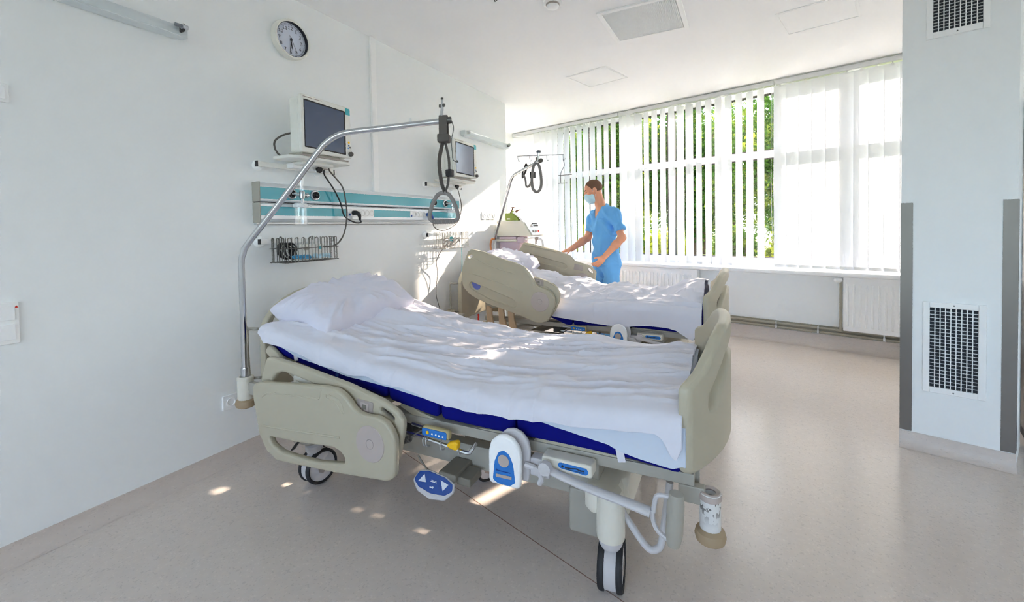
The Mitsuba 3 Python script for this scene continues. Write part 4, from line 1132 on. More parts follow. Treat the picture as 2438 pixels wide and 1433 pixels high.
def make_bed(label, M, raised):
    b = thing("hospital_bed", label, "bed")
    fc = lambda v, z: .255 + .128 * (1 - np.clip(np.abs(v - .46) / .46, 0, 1) ** 2.2)
    hc = lambda v, z: -2.0 - .05 * (1 - np.clip(np.abs(v - .46) / .46, 0, 1) ** 2)
    fpoly = mirror(FB)
    part(b, "footboard", board(fpoly, [hole_mirror(FBH)], fc, .044, .015), "m_bed", smooth=50, M=M, label="moulded footboard with a long handle slot")
    part(b, "headboard", board(mirror(HB), [hole_mirror(HBH)], hc, .048, .012), "m_bed", smooth=50, M=M, label="arched headboard")
    for s, v in ((0, .06), (1, .86)):
        part(b, "push_bar", tube([(-2.03, v, .79), (-2.10, v - .01, .785), (-2.115, v - .01, .765), (-2.108, v - .01, .52), (-2.09, v, .50), (-2.02, v, .51)], .0085, 10, 4), "m_bedgrey", M=M)
    # deck
    def deck(name, prof, v0=.03, v1=.89):
        m = xf(plate(prof, v1 - v0, .008, soft=.008, n=2), tr(0, (v0 + v1) / 2, 0) @ UZ)
        part(b, name, m, "m_bed", M=M)
    deck("deck_section", [(-.33, .472), (-.30, .512), (-.189, .514), (.02, .505), (.25, .488), (.272, .455), (.1, .455)])
    deck("deck_section", [(-1.04, .545), (-.92, .538), (-.873, .518), (-.72, .488), (-.46, .508), (-.37, .508), (-.37, .488), (-.72, .462), (-.854, .470)])
    hz = .0 if not raised else .0
    deck("deck_section", [(-1.86, .685), (-1.05, .548), (-1.05, .515), (-1.86, .645)] if not raised else [(-1.86, .82), (-1.05, .54), (-1.05, .50), (-1.86, .775)])
    part(b, "mattress_stop", xf(plate([(-1.86, .70), (-1.83, .735), (-1.80, .73), (-1.60, .60), (-1.62, .575), (-1.80, .66)], .03, .012, soft=.012), tr(0, -.01, 0) @ UZ), "m_bed", M=M) if not raised else None
    # chassis
    for v in (.15, .74):
        part(b, "beam", box(-1.75, .02, v - .03, v + .03, .262, .365, .004), "m_bedgrey", M=M)
        part(b, "deck_rail", box(-1.70, .286, v - .125 if v < .4 else v + .065, v - .065 if v < .4 else v + .125, .456, .497, .003) if v < 2 else None, "m_bedgrey", M=M)
    part(b, "crossbar", box(-1.0, -.93, .05, .87, .40, .46, .006), "m_dark", M=M)
    part(b, "crossbar", box(-.15, -.05, .05, .87, .38, .455, .006), "m_bedgrey", M=M)
    part(b, "lift_arm", tube([(-1.35, .30, .30), (-1.0, .30, .45)], .03, 10, 0), "m_bed_dark", M=M)
    part(b, "lift_arm", tube([(-.55, .60, .30), (-.12, .60, .44)], .03, 10, 0), "m_bed_dark", M=M)
    part(b, "motor", tube([(-.50, .33, .41), (-.22, .33, .43)], .035, 14, 0), "m_dark", M=M)
    # foot end cover and castors
    foot = mani(box(-.115, .05, .10, .82, .215, .385, .03)) + mani(box(-.10, .03, .0, .92, .275, .385, .03)) + mani(lathe([(0, .205), (.050, .205), (.052, .22), (.050, .36), (.04, .38), (0, .38)], (.0, .02, 0), (0, 0, 1), 28)) + mani(lathe([(0, .205), (.050, .205), (.052, .22), (.050, .36), (.04, .38), (0, .38)], (.0, .90, 0), (0, 0, 1), 28))
    part(b, "base_cover", tm(foot), "m_cream", M=M, label="cream foot-end base cover")
    part(b, "base_box", box(-.19, -.035, .10, .80, .12, .30, .01), "m_bedgrey", M=M)
    part(b, "base_cover", box(-1.72, -1.56, .0, .92, .215, .33, .03), "m_bedgrey", M=M)
    for cu, cv in ((-.0, .02), (-.0, .90), (-1.60, .06), (-1.60, .86)):
        castor(b, cu, cv, M, 97 if cu > -1 else 84)
    castor(b, -.80, .44, M, 70, .075)
    part(b, "castor_bracket", box(-.86, -.74, .38, .50, .19, .28, .01), "m_bed_dark", M=M)
    part(b, "pedal_strip", tube([(-1.55, -.03, .30), (-1.60, -.035, .26), (-1.645, -.03, .215)], .014, 8, 5, flat=(1, .35)), "m_black", M=M)
    # bumper post at the foot corners
    for v in (.04, .88):
        k = part(b, "bumper_post", lathe([(.016, .425), (.028, .442), (.034, .444), (.036, .438), (.036, .425), (.0335, .42), (.0335, .32), (0, .32), (0, .36), (.016, .37)], (.335, v, 0), (0, 0, 1), 28), "m_wornwhite", M=M)
        part(k, "collar", lathe([(.018, .443), (.030, .447), (.036, .440), (.0365, .424), (.034, .42), (.033, .44), (.018, .438)], (.335, v, 0), (0, 0, 1), 28), "m_disc", M=M)
        part(k, "socket_hole", lathe([(0, .4205), (.0155, .4205), (.0155, .4215), (0, .4215)], (.335, v, 0), (0, 0, 1), 6), "m_dark", smooth=False, M=M)
        part(k, "bumper_wheel", lathe([(0, .272), (.034, .272), (.046, .28), (.050, .296), (.046, .312), (.034, .322), (0, .322)], (.335, v, 0), (0, 0, 1), 32), "m_tan", M=M, label="tan bumper wheel")
        part(b, "post_bracket", box(.235, .32, v - .015, v + .02, .395, .455, .005), "m_bedgrey", M=M)
        part(b, "footboard_post", box(.262, .30, v + .05 if v < .4 else v - .08, v + .08 if v < .4 else v - .05, .40, .56, .004), "m_bedgrey", M=M)
        k = part(b, "pole_socket", lathe([(.0, .40), (.040, .40), (.041, .41), (.041, .510), (.043, .512), (.043, .522), (.036, .528), (.030, .528), (.029, .47), (0, .47)], (-2.08, .01 if v < .4 else .91, 0), (0, 0, 1), 28), "m_cream" if not raised else "m_bed", M=M)
        part(k, "bumper_wheel", lathe([(0, .352), (.036, .352), (.050, .36), (.055, .377), (.050, .394), (.036, .404), (0, .404)], (-2.08, .01 if v < .4 else .91, 0), (0, 0, 1), 32), "m_tan", M=M, label="tan bumper wheel")
        part(b, "post_bracket", box(-2.05, -1.93, (.0 if v < .4 else .90), (.03 if v < .4 else .93), .43, .50, .005), "m_bedgrey", M=M)
    # near side: hub, label box, push handle, tubes
    hub = [(-.452, .355), (-.452, .48), (-.44, .52), (-.41, .547), (-.379, .553), (-.345, .543), (-.32, .515), (-.312, .478), (-.318, .362), (-.33, .355)]
    h = part(b, "pedal_guard", onface(hub, -.085, .026, .010, soft=.015), "m_white", M=M, label="white arched pedal guard with a blue label")
    part(h, "guard_back", onface([(u + .018, z + .010) for u, z in hub], -.04, .02, .008, soft=.015), "m_wheelgrey", M=M)
    lab = [(-.432, .375), (-.422, .45), (-.405, .485), (-.383, .495), (-.361, .485), (-.344, .45), (-.336, .38), (-.36, .363), (-.41, .363)]
    lb = part(h, "label_plate", onface(lab, -.0868, .003, .001, soft=.008), "m_labelblue", M=M)
    part(h, "label_disc", disc((-.384, -.0865, .455), (0, -1, 0), .024, .002, 24, .0008), "m_disc", M=M)
    part(h, "label_mark", cat(box(-.412, -.356, -.0885, -.0865, .413, .4155), disc((-.414, -.0867, .4155), (0, -1, 0), .004, .0015, 10)), "m_navy", smooth=False, M=M)
    part(h, "label_patch", onface([(-.418, .388), (-.35, .39), (-.35, .402), (-.418, .400)], -.0885, .002, .0005, soft=.002), "m_disc", M=M)
    part(b, "pedal_link", cat(tube([(-.31, -.05, .44), (-.27, -.045, .43), (-.245, -.045, .40), (-.255, -.045, .375)], .011, 8, 4), disc((-.262, -.05, .43), (0, -1, 0), .014, .01, 14), box(-.30, -.22, -.03, .02, .39, .46, .006)), "m_wheelgrey", M=M)
    lbx = part(b, "label_box", box(-.245, -.05, -.045, .02, .438, .486, .008), "m_cream", M=M)
    part(lbx, "label_plate", onface([(-.172, .476), (-.07, .474), (-.060, .461), (-.070, .449), (-.172, .455), (-.180, .466)], -.0468, .003, .001, soft=.006), "m_labelblue", M=M, label="blue label with a reclining figure")
    part(lbx, "pictogram", cat(disc((-.160, -.0467, .4645), (0, -1, 0), .0042, .0014, 12), tube([(-.150, -.0472, .4625), (-.130, -.0472, .4625), (-.118, -.0472, .4645), (-.105, -.0472, .4665), (-.095, -.0472, .463), (-.078, -.0472, .463)], .0022, 6, 3), box(-.150, -.078, -.0482, -.0466, .4562, .4572)), "m_black", smooth=False, M=M)
    part(b, "push_handle", cat(tube([(-.235, -.055, .462), (-.19, -.066, .446), (-.05, -.07, .420), (.07, -.07, .405), (.155, -.07, .392)], [.015, .015, .0155, .017, .018], 14, 5, flat=(1.15, .8)),
                               tube([(.165, -.07, .395), (.172, -.07, .44), (.182, -.07, .455), (.21, -.07, .459), (.235, -.07, .457)], .008, 8, 5), tube([(.160, -.07, .402), (.166, -.07, .36), (.180, -.07, .335), (.205, -.07, .319), (.225, -.07, .314)], .008, 8, 5),
                               lathe([(0, -.004), (.020, -.004), (.024, .0), (.024, .024), (0, .026)], (-.215, -.07, .463), (0, -1, 0), 22)), "m_wheelgrey", M=M)
    part(b, "push_grip", tube([(.238, -.07, .475), (.236, -.07, .44), (.230, -.07, .34), (.227, -.07, .303)], [.022, .027, .027, .021], 20, 0), "m_bedgrey", M=M, label="upright grey push grip")
    part(b, "foot_tube", tube([(.03, .06, .29), (.07, .04, .255), (.115, .02, .218), (.145, .01, .206), (.170, .02, .214), (.180, .03, .24), (.19, .04, .32), (.205, .05, .44)], .0125, 12, 6), "m_wheelgrey", M=M)
    # control pendant, holder, pedal pad
    c = part(b, "control_pendant", xf(box(-.802, -.665, -.045, -.012, .456, .496, .010), rot([0, 1, 0], 1, (-.73, 0, .47))), "m_yellowgrey", M=M)
    part(c, "face", onface([(-.798, .460), (-.798, .492), (-.672, .491), (-.672, .459)], -.048, .004, .0015, soft=.006), "m_labelblue", M=M, label="blue control face")
    part(c, "knob", disc((-.768, -.0475, .4765), (0, -1, 0), .0075, .004, 16, .001), "m_yellow", M=M)
    for k_, u in enumerate((-.745, -.725, -.709, -.690)): part(c, "key", box(u - .004, u + .004, -.0495, -.047, .470 - .001 * k_, .477 - .001 * k_, .001), "m_white", M=M)
    part(b, "release_lever", xf(plate([(-.695, .452), (-.665, .452), (-.635, .462), (-.618, .470), (-.612, .462), (-.616, .428), (-.64, .428), (-.688, .438)], .03, .008, soft=.008), tr(0, -.04, 0) @ UZ), "m_yellow", M=M, label="yellow release lever")
    part(b, "accessory_rod", cat(tube([(-.90, -.02, .438), (-.80, -.025, .435), (-.66, -.03, .425), (-.58, -.03, .417), (-.565, -.025, .43), (-.555, .0, .45)], .0075, 8, 4), tube([(-.89, .0, .472), (-.82, .0, .468), (-.78, .0, .48)], .006, 8, 4)), "m_chrome", M=M)
    for u in (-.80, -.785, -.71, -.62): part(b, "rod_hook", tube([(u, -.018, .445), (u, -.04, .436), (u + .003, -.038, .41), (u + .008, -.02, .405)], .0028, 6, 4), "m_alu", M=M)
    part(b, "coiled_cable", cat(coil((-.935, -.04, .395), (-.87, -.035, .425), 7, .011, .0038), tube([(-.87, -.035, .428), (-.84, -.03, .452), (-.80, -.028, .475)], .0038, 6)), "m_strap", M=M)
    P = rot([1, 0, 0], -62)
    pad = plate([(-.108, -.01), (-.09, .032), (-.04, .045), (.05, .038), (.098, .022), (.105, -.01), (.07, -.048), (.0, -.060), (-.07, -.045)], .016, .006, soft=.012)
    PM = tr(-.748, -.035, .252) @ rot([0, 1, 0], 2) @ rot([1, 0, 0], 58)
    f = part(b, "foot_pedal", xf(pad, PM), "m_wheelgrey", M=M)
    part(f, "pad", xf(plate([(-.100, -.006), (-.085, .028), (-.04, .040), (.05, .033), (.092, .018), (.098, -.008), (.068, -.030), (.0, -.038), (-.068, -.028)], .004, .0015, soft=.01), PM @ tr(0, 0, .0085)), "m_navy", M=M, label="dark blue pedal pad with white arrows")
    part(f, "arrow", xf(plate([(-.075, -.008), (-.035, -.004), (-.054, .024)], .002, .0006, soft=0, step=None), PM @ tr(0, 0, .0112)), "m_grille_white", smooth=False, M=M)
    part(f, "arrow", xf(plate([(.032, .020), (.074, .012), (.055, -.016)], .002, .0006, soft=0, step=None), PM @ tr(0, 0, .0112)), "m_grille_white", smooth=False, M=M)
    part(f, "print", xf(cat(box(-.016, .016, .004, .007, 0, .001), box(-.012, .014, .009, .011, 0, .001), box(-.012, .0, -.018, -.014, 0, .001), disc((.004, -.015, 0), (0, 0, 1), .004, .001, 10)), PM @ tr(0, 0, .0112)), "m_grille_white", smooth=False, M=M)
    part(b, "pedal_arm", cat(box(-.74, -.65, -.02, .12, .265, .30, .008), box(-.66, -.59, .0, .10, .25, .285, .006), tube([(-.86, .0, .335), (-.84, .0, .31), (-.80, -.01, .287), (-.77, -.01, .283)], .004, 6)), "m_bed_dark", M=M)
    if raised: raised_rail(b, M)
    else: lowered_rail(b, M)
    return b


mat("m_tan_bed", lin(186, 160, 130), 0.45)
mat("m_yellowgrey", lin(190, 176, 130), 0.45)
mat("m_grille_white", lin(210, 216, 226), 0.5)
mat("m_wornwhite", None, 0.5, tex=proc(lambda p, n, uv: mix((.66, .66, .65), (.10, .09, .085), smoothstep(.585, .61, fbm(p.x * 95, p.y * 95, p.z * 55, 3)) * smoothstep(.33, .42, p.z))))
make_bed("near hospital bed with a bare flat white sheet and its beige side rail lowered", BED1, False)
make_bed("far hospital bed with raised beige side rails, beside the nurse", BED2, True)


# ------------------------------------------------------------------ lifting poles and trapeze grips
def pole(label, base, phi, sgn):
    t = thing("lifting_pole", label, "pole")
    d = np.array([math.cos(phi), math.sin(phi), 0]); b0 = np.array([*base, 0])
    at = lambda s, z: b0 + d * s + np.array([0, 0, z])
    part(t, "pole", tube([at(0, .475), at(0, 1.0), at(0, 1.17), at(.012, 1.222), at(.045, 1.285), at(.25, 1.535), at(.44, 1.775), at(.49, 1.832), at(.55, 1.872), at(.62, 1.893), at(.80, 1.912), at(1.19, 1.952)], .0165, 16, 5), "m_chrome")
    part(t, "sleeve", lathe([(0, .50), (.0215, .50), (.0215, .57), (.019, .578), (0, .578)], b0, (0, 0, 1), 20), "m_chrome")
    part(t, "clear_collar", tube([at(.83, 1.9152), at(.93, 1.9255)], .020, 16, 0), "m_clear")
    part(t, "stop_pin", cyl(at(.97, 1.93), at(.97, 1.965), .0055, 10), "m_alu")
    part(t, "end_stop", tube([at(1.175, 1.9505), at(1.20, 1.953)], .0195, 16, 0), "m_darksteel")
    return t, at, d


def loop(c, ax, upv, r, wire, w, bottom, mt_):
    """The rounded triangular grip: wide at the bottom."""


def grip_pts(c, a, h, w):
    c = np.asarray(c, float); a = np.asarray(a, float); z = np.array([0, 0, 1.0])
    q = [(-.30, .0), (0, -.015), (.30, .0), (.42, .04), (.485, .13), (.475, .26), (.41, .50), (.30, .75), (.18, .92), (0, .985), (-.18, .92), (-.30, .75), (-.41, .50), (-.475, .26), (-.485, .13), (-.42, .04), (-.30, .0)]
    return [c + a * (x * w) + z * (y * h) for x, y in q]


O1 = (BED1 @ [-2.08, .01, 0, 1])[:2]
tp, at1, d1 = pole("chrome lifting pole bent over the near bed", O1, math.atan2(.56, 1.048), 1)
part(tp, "stand_post", tube([at1(1.145, 1.965), at1(1.15, 2.02), at1(1.15, 2.07)], [.011, .009, .006], 10, 0), "m_chrome")
part(tp, "wing_nut", cat(box(-.02, .02, -.006, .006, 0, .018, .004)), "m_darksteel", M=tr(*at1(1.149, 2.025)))
part(tp, "ball", lathe([(0, -.008), (.006, -.006), (.008, 0), (.006, .006), (0, .008)], at1(1.15, 2.072)), "m_darksteel")
a_ = np.array([.93, .36, 0])
ctr = at1(1.165, 0)
t = thing("trapeze", "grey triangular trapeze grip hanging on a dark strap from the near lifting pole", "handle")
gb = ctr + np.array([-.025, 0, 1.385])
part(t, "grip", tube(grip_pts(gb, a_, .165, .172), .0115, 12, 6, closed=True), "m_grip")
part(t, "ribbed_bar", tube([gb + a_ * x + np.array([0, 0, -.001]) for x in np.linspace(-.062, .062, 49)], [.0135 + .0018 * math.cos(k * 2 * PI / 4) for k in range(49)], 14, 0), "m_grip")
sx = ctr + np.array([-.012, 0, 0])
def band(pts, w, th=.0035): return tube(pts, w, 8, 5, flat=(1, th / w))
def ribbon(pts, side, w, th):
    p = spline(pts, 6); s = np.asarray(side) / np.linalg.norm(side)
    tt = np.gradient(p, axis=0); nn = np.cross(tt, s); nn /= np.linalg.norm(nn, axis=1, keepdims=True) + 1e-9
    ring_ = np.stack([p - s * w / 2 - nn * th / 2, p + s * w / 2 - nn * th / 2, p + s * w / 2 + nn * th / 2, p - s * w / 2 + nn * th / 2], 1)
    n = len(p); V = ring_.reshape(-1, 3); i = np.arange(n - 1)[:, None] * 4; F = []
    for k in range(4):
        k2 = (k + 1) % 4
        F += [np.hstack([i + k, i + k2, i + 4 + k2]), np.hstack([i + k, i + 4 + k2, i + 4 + k])]
    F += [np.array([[0, 2, 1], [0, 3, 2]]), np.array([[0, 1, 2], [0, 2, 3]]) + 4 * (n - 1)]
    return trimesh.Trimesh(V, np.vstack(F), process=False)


sd2 = np.array([.90, .44, 0])
e_ = lambda du, dw, z: sx + sd2 * du + np.array([.44, -.90, 0]) * dw + np.array([0, 0, z])
part(t, "strap", ribbon([e_(0, .024, 1.86), e_(0, .026, 1.95), e_(0, .015, 1.975), e_(0, -.01, 1.978), e_(0, -.026, 1.95), e_(0, -.024, 1.86)], sd2, .045, .004), "m_strap")
part(t, "buckle", xf(box(-.034, .034, -.03, .03, -.024, .022, .007), tr(*e_(0, 0, 1.852)) @ rot([0, 0, 1], 26)), "m_strap")
for s in (-1, 1):
    part(t, "strap", ribbon([e_(s * .006, .0, 1.835), e_(s * .014, .004, 1.80), e_(s * .026, .008, 1.74), e_(s * .027, .006, 1.68), e_(s * .018, .002, 1.60), e_(s * .004, .0, 1.555), e_(s * .002, -.016, 1.535)], (sd2 * .55 + np.array([.44, -.9, 0]) * .8 * s), .026, .004), "m_strap")
part(t, "strap_clip", xf(box(-.02, .02, -.016, .016, -.02, .02, .005), tr(*e_(.03, .01, 1.655))), "m_black")
part(t, "cord", tube([e_(.042, 0, 1.955), e_(.052, 0, 1.93), e_(.055, 0, 1.90), e_(.042, 0, 1.84), e_(.045, 0, 1.78), e_(.05, .0, 1.73), e_(.075, 0, 1.718), e_(.07, 0, 1.728)], .0028, 6), "m_darksteel")

O2 = (BED2 @ [-2.08, .91, 0, 1])[:2]
tp, at2, d2 = pole("chrome lifting pole bent over the far bed, with a drip-bag rail", O2, math.radians(-38), -1)
hx = np.array([.93, .37, 0])
r0 = at2(1.15, 2.005)
part(tp, "stand_post", tube([at2(1.14, 1.955), r0, r0 + np.array([0, 0, .03])], .012, 10, 0), "m_chrome")
part(tp, "post_knob", lathe([(0, 0), (.018, 0), (.022, .01), (.018, .02), (0, .024)], r0 + np.array([0, 0, .025]), (0, 0, 1), 18), "m_grille_back")
part(tp, "drip_rail", cyl(r0 - hx * .20, r0 + hx * .235, .005, 8), "m_alu")
for s in (-.195, -.085, .075, .225): part(tp, "rail_hook", tube([r0 + hx * s, r0 + hx * s + np.array([.004, 0, -.04]), r0 + hx * (s + .012) + np.array([0, 0, -.052]), r0 + hx * (s + .022) + np.array([0, 0, -.035])], .0035, 6), "m_alu")
u0 = r0 + hx * .225 + np.array([0, 0, -.04])
part(tp, "bottle_holder", cat(tube([u0, u0 + np.array([.012, 0, -.06]), u0 + np.array([-.02, .01, -.11]), u0 + np.array([-.03, .01, -.15]), u0 + np.array([-.03, .01, -.22])], .0026, 6), tube([u0 + np.array([-.05, 0, -.15]), u0 + np.array([.075, .03, -.145])], .003, 6, 0), tube([u0 + np.array([-.05, 0, -.222]), u0 + np.array([.03, .02, -.222])], .003, 6, 0)), "m_darksteel")
t = thing("trapeze", "light grey trapeze grip hanging at the end of the far lifting pole", "handle")
gc = at2(1.10, 1.70); ga = np.array([.95, .31, 0]) * .5
part(t, "grip", tube([gc + ga * x + np.array([0, 0, z]) for x, z in [(0, .26), (.06, .20), (.09, .08), (.07, 0), (0, -.03), (-.07, 0), (-.09, .08), (-.06, .20), (0, .26)]], .0135, 12, 6, closed=True), "m_grip")
part(t, "strap", tube([at2(1.10, 1.96), at2(1.10, 1.99), at2(1.12, 1.965), at2(1.105, 1.945)], .008, 8, 5), "m_grip")
t = thing("trapeze_strap", "black strap with a buckle looped round the far lifting pole", "strap")
p_ = at2(.87, 0)
part(t, "loop", tube([at2(.86, 1.945), at2(.88, 1.96), at2(.895, 1.93), at2(.87, 1.90), at2(.82, 1.86), at2(.79, 1.84), at2(.80, 1.90), at2(.84, 1.925), at2(.86, 1.945)], .010, 8, 5), "m_black")
part(t, "strap", tube([at2(.82, 1.87), at2(.86, 1.80), at2(.87, 1.75), at2(.92, 1.735), at2(.98, 1.77), at2(1.0, 1.80), at2(1.03, 1.83)], .010, 8, 5), "m_grip")
part(t, "buckle", box(-.026, .026, -.02, .02, -.03, .03, .008), "m_black", M=tr(*at2(1.02, 1.84)))

# ------------------------------------------------------------------ mattresses, sheets, pillows (bed-local coordinates)
def crease(u, v, seed, sharp=2.2):
    n = meshkit.noise(np.stack([u, v, np.zeros_like(u) + seed * 3.7], -1), seed)
    return (1 - np.abs(2 * n - 1)) ** sharp


TOP1 = ([-1.92, -1.80, -1.65, -1.50, -1.20, -.98, -.72, -.39, -.08, .16, .27], [.822, .812, .792, .765, .716, .690, .664, .654, .672, .688, .690])
BOT1 = ([-1.86, -1.638, -1.274, -1.04, -.76, -.46, -.19, .067, .25], [.698, .652, .598, .557, .516, .512, .515, .512, .494])


def mattress(label, M, top, bot, cuts, v0=.008, v1=.905):
    t = thing("mattress", label, "mattress")
    for a, b in zip(cuts[:-1], cuts[1:]):
        us = np.linspace(a + .004, b - .004, 9)
        poly = [(u, float(np.interp(u, *bot))) for u in us] + [(u, float(np.interp(u, *top)) - .016) for u in us[::-1]]
        part(t, "section", xf(plate(poly, v1 - v0, .016, soft=.018, n=3, step=.03), tr(0, (v0 + v1) / 2, 0) @ UZ), "m_blue", M=M)
    return t


ms = mattress("deep blue sectioned mattress on the near bed", BED1, TOP1, BOT1, [-1.86, -1.036, -.744, -.378, .255])
for u, z in ((-1.355, .632), (.02, .60)):
    part(ms, "button", disc((u, .0085, z), (0, -1, 0), .011, .003, 16, .001), "m_navy", M=BED1)


def bed_cloth(us, hem, far, topf, nedge, near_v, far_v, seed, wr, drop_noise=.006, thick=.004, rr=.035):
    """A cloth over the mattress: rows over us; from the near hem up over the edge, across and down the far side."""
    U, P = np.asarray(us), []
    s_near, s_top, s_far = 16, 128, 14
    for u in U:
        zt_n, zt_f = topf(u, 0), topf(u, 1)
        hz = hem(u)
        r = min(rr, max(.008, (zt_n - hz) * .7))
        z = np.linspace(hz, zt_n - r, s_near - 7)
        col = [(near_v, zz) for zz in z]
        a = np.linspace(0, PI / 2, 8)[1:]
        col += [(near_v + r * (1 - math.cos(x)), zt_n - r + r * math.sin(x)) for x in a]
        vv = np.linspace(near_v + r, far_v - rr, s_top)[1:]
        col += [(v, topf(u, (v - near_v) / (far_v - near_v))) for v in vv]
        col += [(far_v - rr + rr * math.sin(x), zt_f - rr + rr * math.cos(x)) for x in np.linspace(0, PI / 2, 7)[1:]]
        col += [(far_v, zz) for zz in np.linspace(zt_f - rr, far(u), s_far - 6)[1:]]
        P.append([(u, v, zz) for v, zz in col])
    P = np.array(P)
    m = grid_mesh(P)
    n = np.array(m.vertex_normals).reshape(P.shape)
    if n[:, P.shape[1] // 2, 2].mean() < 0: n = -n
    arc = np.cumsum(np.r_[0, np.linalg.norm(np.diff(P[len(P) // 2], axis=0), axis=1)])
    S = np.broadcast_to(arc, P.shape[:2]); Ug = np.broadcast_to(U[:, None], P.shape[:2])
    P = P + n * wr(Ug, S, P)[..., None]
    g = grid_mesh(P)
    if np.array(g.vertex_normals).reshape(P.shape)[:, P.shape[1] // 2, 2].mean() < 0:
        P = P[::-1]
    return grid_mesh(P, thick)


HEM1 = ([-1.90, -1.877, -1.848, -1.730, -1.578, -1.278, -1.135, -1.029, -.945, -.811, -.692, -.495, -.371, -.263, -.072, .102, .165, .19, .215, .235, .25],
        [.80, .785, .752, .742, .709, .655, .660, .642, .640, .613, .590, .592, .592, .603, .615, .634, .640, .625, .575, .56, .60])


def top1(u, w):
    z = np.interp(u, *TOP1)
    return z + .012 * math.sin(PI * w) + (.016 if u > -1.2 else .016 + .02 * min(1, (-1.2 - u) * 3)) * w


def wr1(U, S, P):
    top = np.clip((P[..., 1] - .02) / .06, 0, 1)
    fan = S * (7.5 - 1.2 * U) - 1.6 * U
    w = .024 * crease(U * 1.1 + S * .5, fan, 1, 4.5) + .016 * crease(U * 2.0, fan * 1.9 + U * 1.5, 2, 4.5) + .012 * crease(U * 3.0 + S, S * 21 - U * 6, 3, 3.5) + .0055 * crease(U * 11 + S * 5, S * 13 + U * 9, 6, 2.5) + .026 * (meshkit.fbm(np.stack([U * 2.2, S * 2.5, U * 0], -1), 3, 5) - .5)
    # the loose ridge of sheet to the right of the pillow
    d = np.abs((S - .62) - .32 * (U + 1.35)); w = w + .05 * np.exp(-(d / .05) ** 2) * np.exp(-((U + 1.25) / .38) ** 2)
    side = .016 * crease(U * 9, S * 3, 4) + .010 * meshkit.fbm(np.stack([U * 14, S * 5, U * 0], -1), 2, 8)
    return w * top + (side + .006) * (1 - top)


t = thing("bed_sheet", "creased flat white sheet spread over the near bed", "sheet")
put(t, bed_cloth(np.linspace(-1.895, .252, 400), lambda u: float(np.interp(u, *HEM1)), lambda u: .60, top1, 0, -.008, .915, 3, wr1), "m_sheet", smooth=True, M=BED1)
HEMF = ([-1.88, -1.73, -1.638, -1.274, -1.0, -.76, -.46, -.30, .0, .04, .10, .22, .25], [.76, .725, .695, .636, .620, .592, .583, .598, .556, .540, .530, .517, .53])


def wrf(U, S, P):
    return .004 * crease(U * 7, S * 6, 14) + .002 * crease(U * 30, S * 9, 15) + .003


t = thing("fitted_sheet", "pale blue lower sheet showing at the near bed's foot corner", "sheet")
put(t, bed_cloth(np.linspace(-1.87, .262, 170), lambda u: float(np.interp(u, *HEMF)), lambda u: .58, lambda u, w: top1(u, w) - .014, 0, .002, .908, 5, wrf, rr=.03), "m_fitted", smooth=True, M=BED1)
for u, z0, z1 in ((.048, .500, .545), (-1.640, .668, .70)):
    part(t, "strap", xf(box(-.014, .014, -.0015, .0015, z0, z1, .001), tr(u, .002, 0) @ rot([0, 1, 0], -12, (0, 0, z0))), "m_sheet", M=BED1, label="white elastic strap")
# foot end of the lower sheet
uu = np.linspace(0, 1, 60); zz = np.linspace(0, 1, 14)
P = np.array([[(.250 + .10 * (1 - (2 * a - 1) ** 2) * 0 + .008 * math.sin(a * 40), .004 + a * .90, .52 + b * (.688 - .52)) for b in zz] for a in uu])
part(t, "foot_flap", grid_mesh(P, .003), "m_fitted", smooth=True, M=BED1)


def pillow(label, M, c, hu, hv, tz, tilt_u, tilt_v, yaw, seed):
    a, b = np.meshgrid(np.linspace(-1, 1, 72), np.linspace(-1, 1, 90), indexing="ij")
    def remap(x): return np.sign(x) * (1 - (1 - np.abs(x)) ** 1.35)
    A, Bb = remap(a), remap(b)
    prof = (np.clip(1 - np.abs(A) ** 3.0, 0, 1) * np.clip(1 - np.abs(Bb) ** 3.4, 0, 1)) ** .42
    pinch = 1 - .07 * (1 - A**2) * Bb**6 * 0 - .06 * (1 - Bb**2) * np.abs(A) ** 6 - .05 * (1 - A**2) * np.abs(Bb) ** 6
    sh = []
    for s in (1, -1):
        edge = np.maximum(np.abs(A), np.abs(Bb))
        ang = np.arctan2(Bb, A)
        cr = crease(ang * 4.5 + seed, edge * 1.2, 21 + (s > 0)) * np.clip((edge - .35) / .5, 0, 1) * .036 + .026 * (meshkit.fbm(np.stack([A * 2.6, Bb * 3.4, A * 0 + seed], -1), 3, 9) - .5)
        z = s * (tz * prof * (1 if s > 0 else .8)) + cr * np.clip(prof * 2, 0, 1) * s
        sh.append(np.stack([A * hu * pinch, Bb * hv * pinch, z], -1))
    m = cat(grid_mesh(sh[0]), xf(grid_mesh(sh[1][::-1]), np.eye(4)))
    m.merge_vertices(digits_vertex=5)
    trimesh.repair.fix_normals(m)
    L = tr(*c) @ rot([0, 0, 1], yaw) @ rot([0, 1, 0], tilt_u) @ rot([1, 0, 0], tilt_v)
    t = thing("pillow", label, "pillow")
    put(t, xf(m, L), "m_pillow", smooth=True, M=M)


pillow("plump white pillow leaning on the near bed's headboard", BED1, (-1.725, .430, .884), .235, .345, .110, 14, 8, -2, 2)

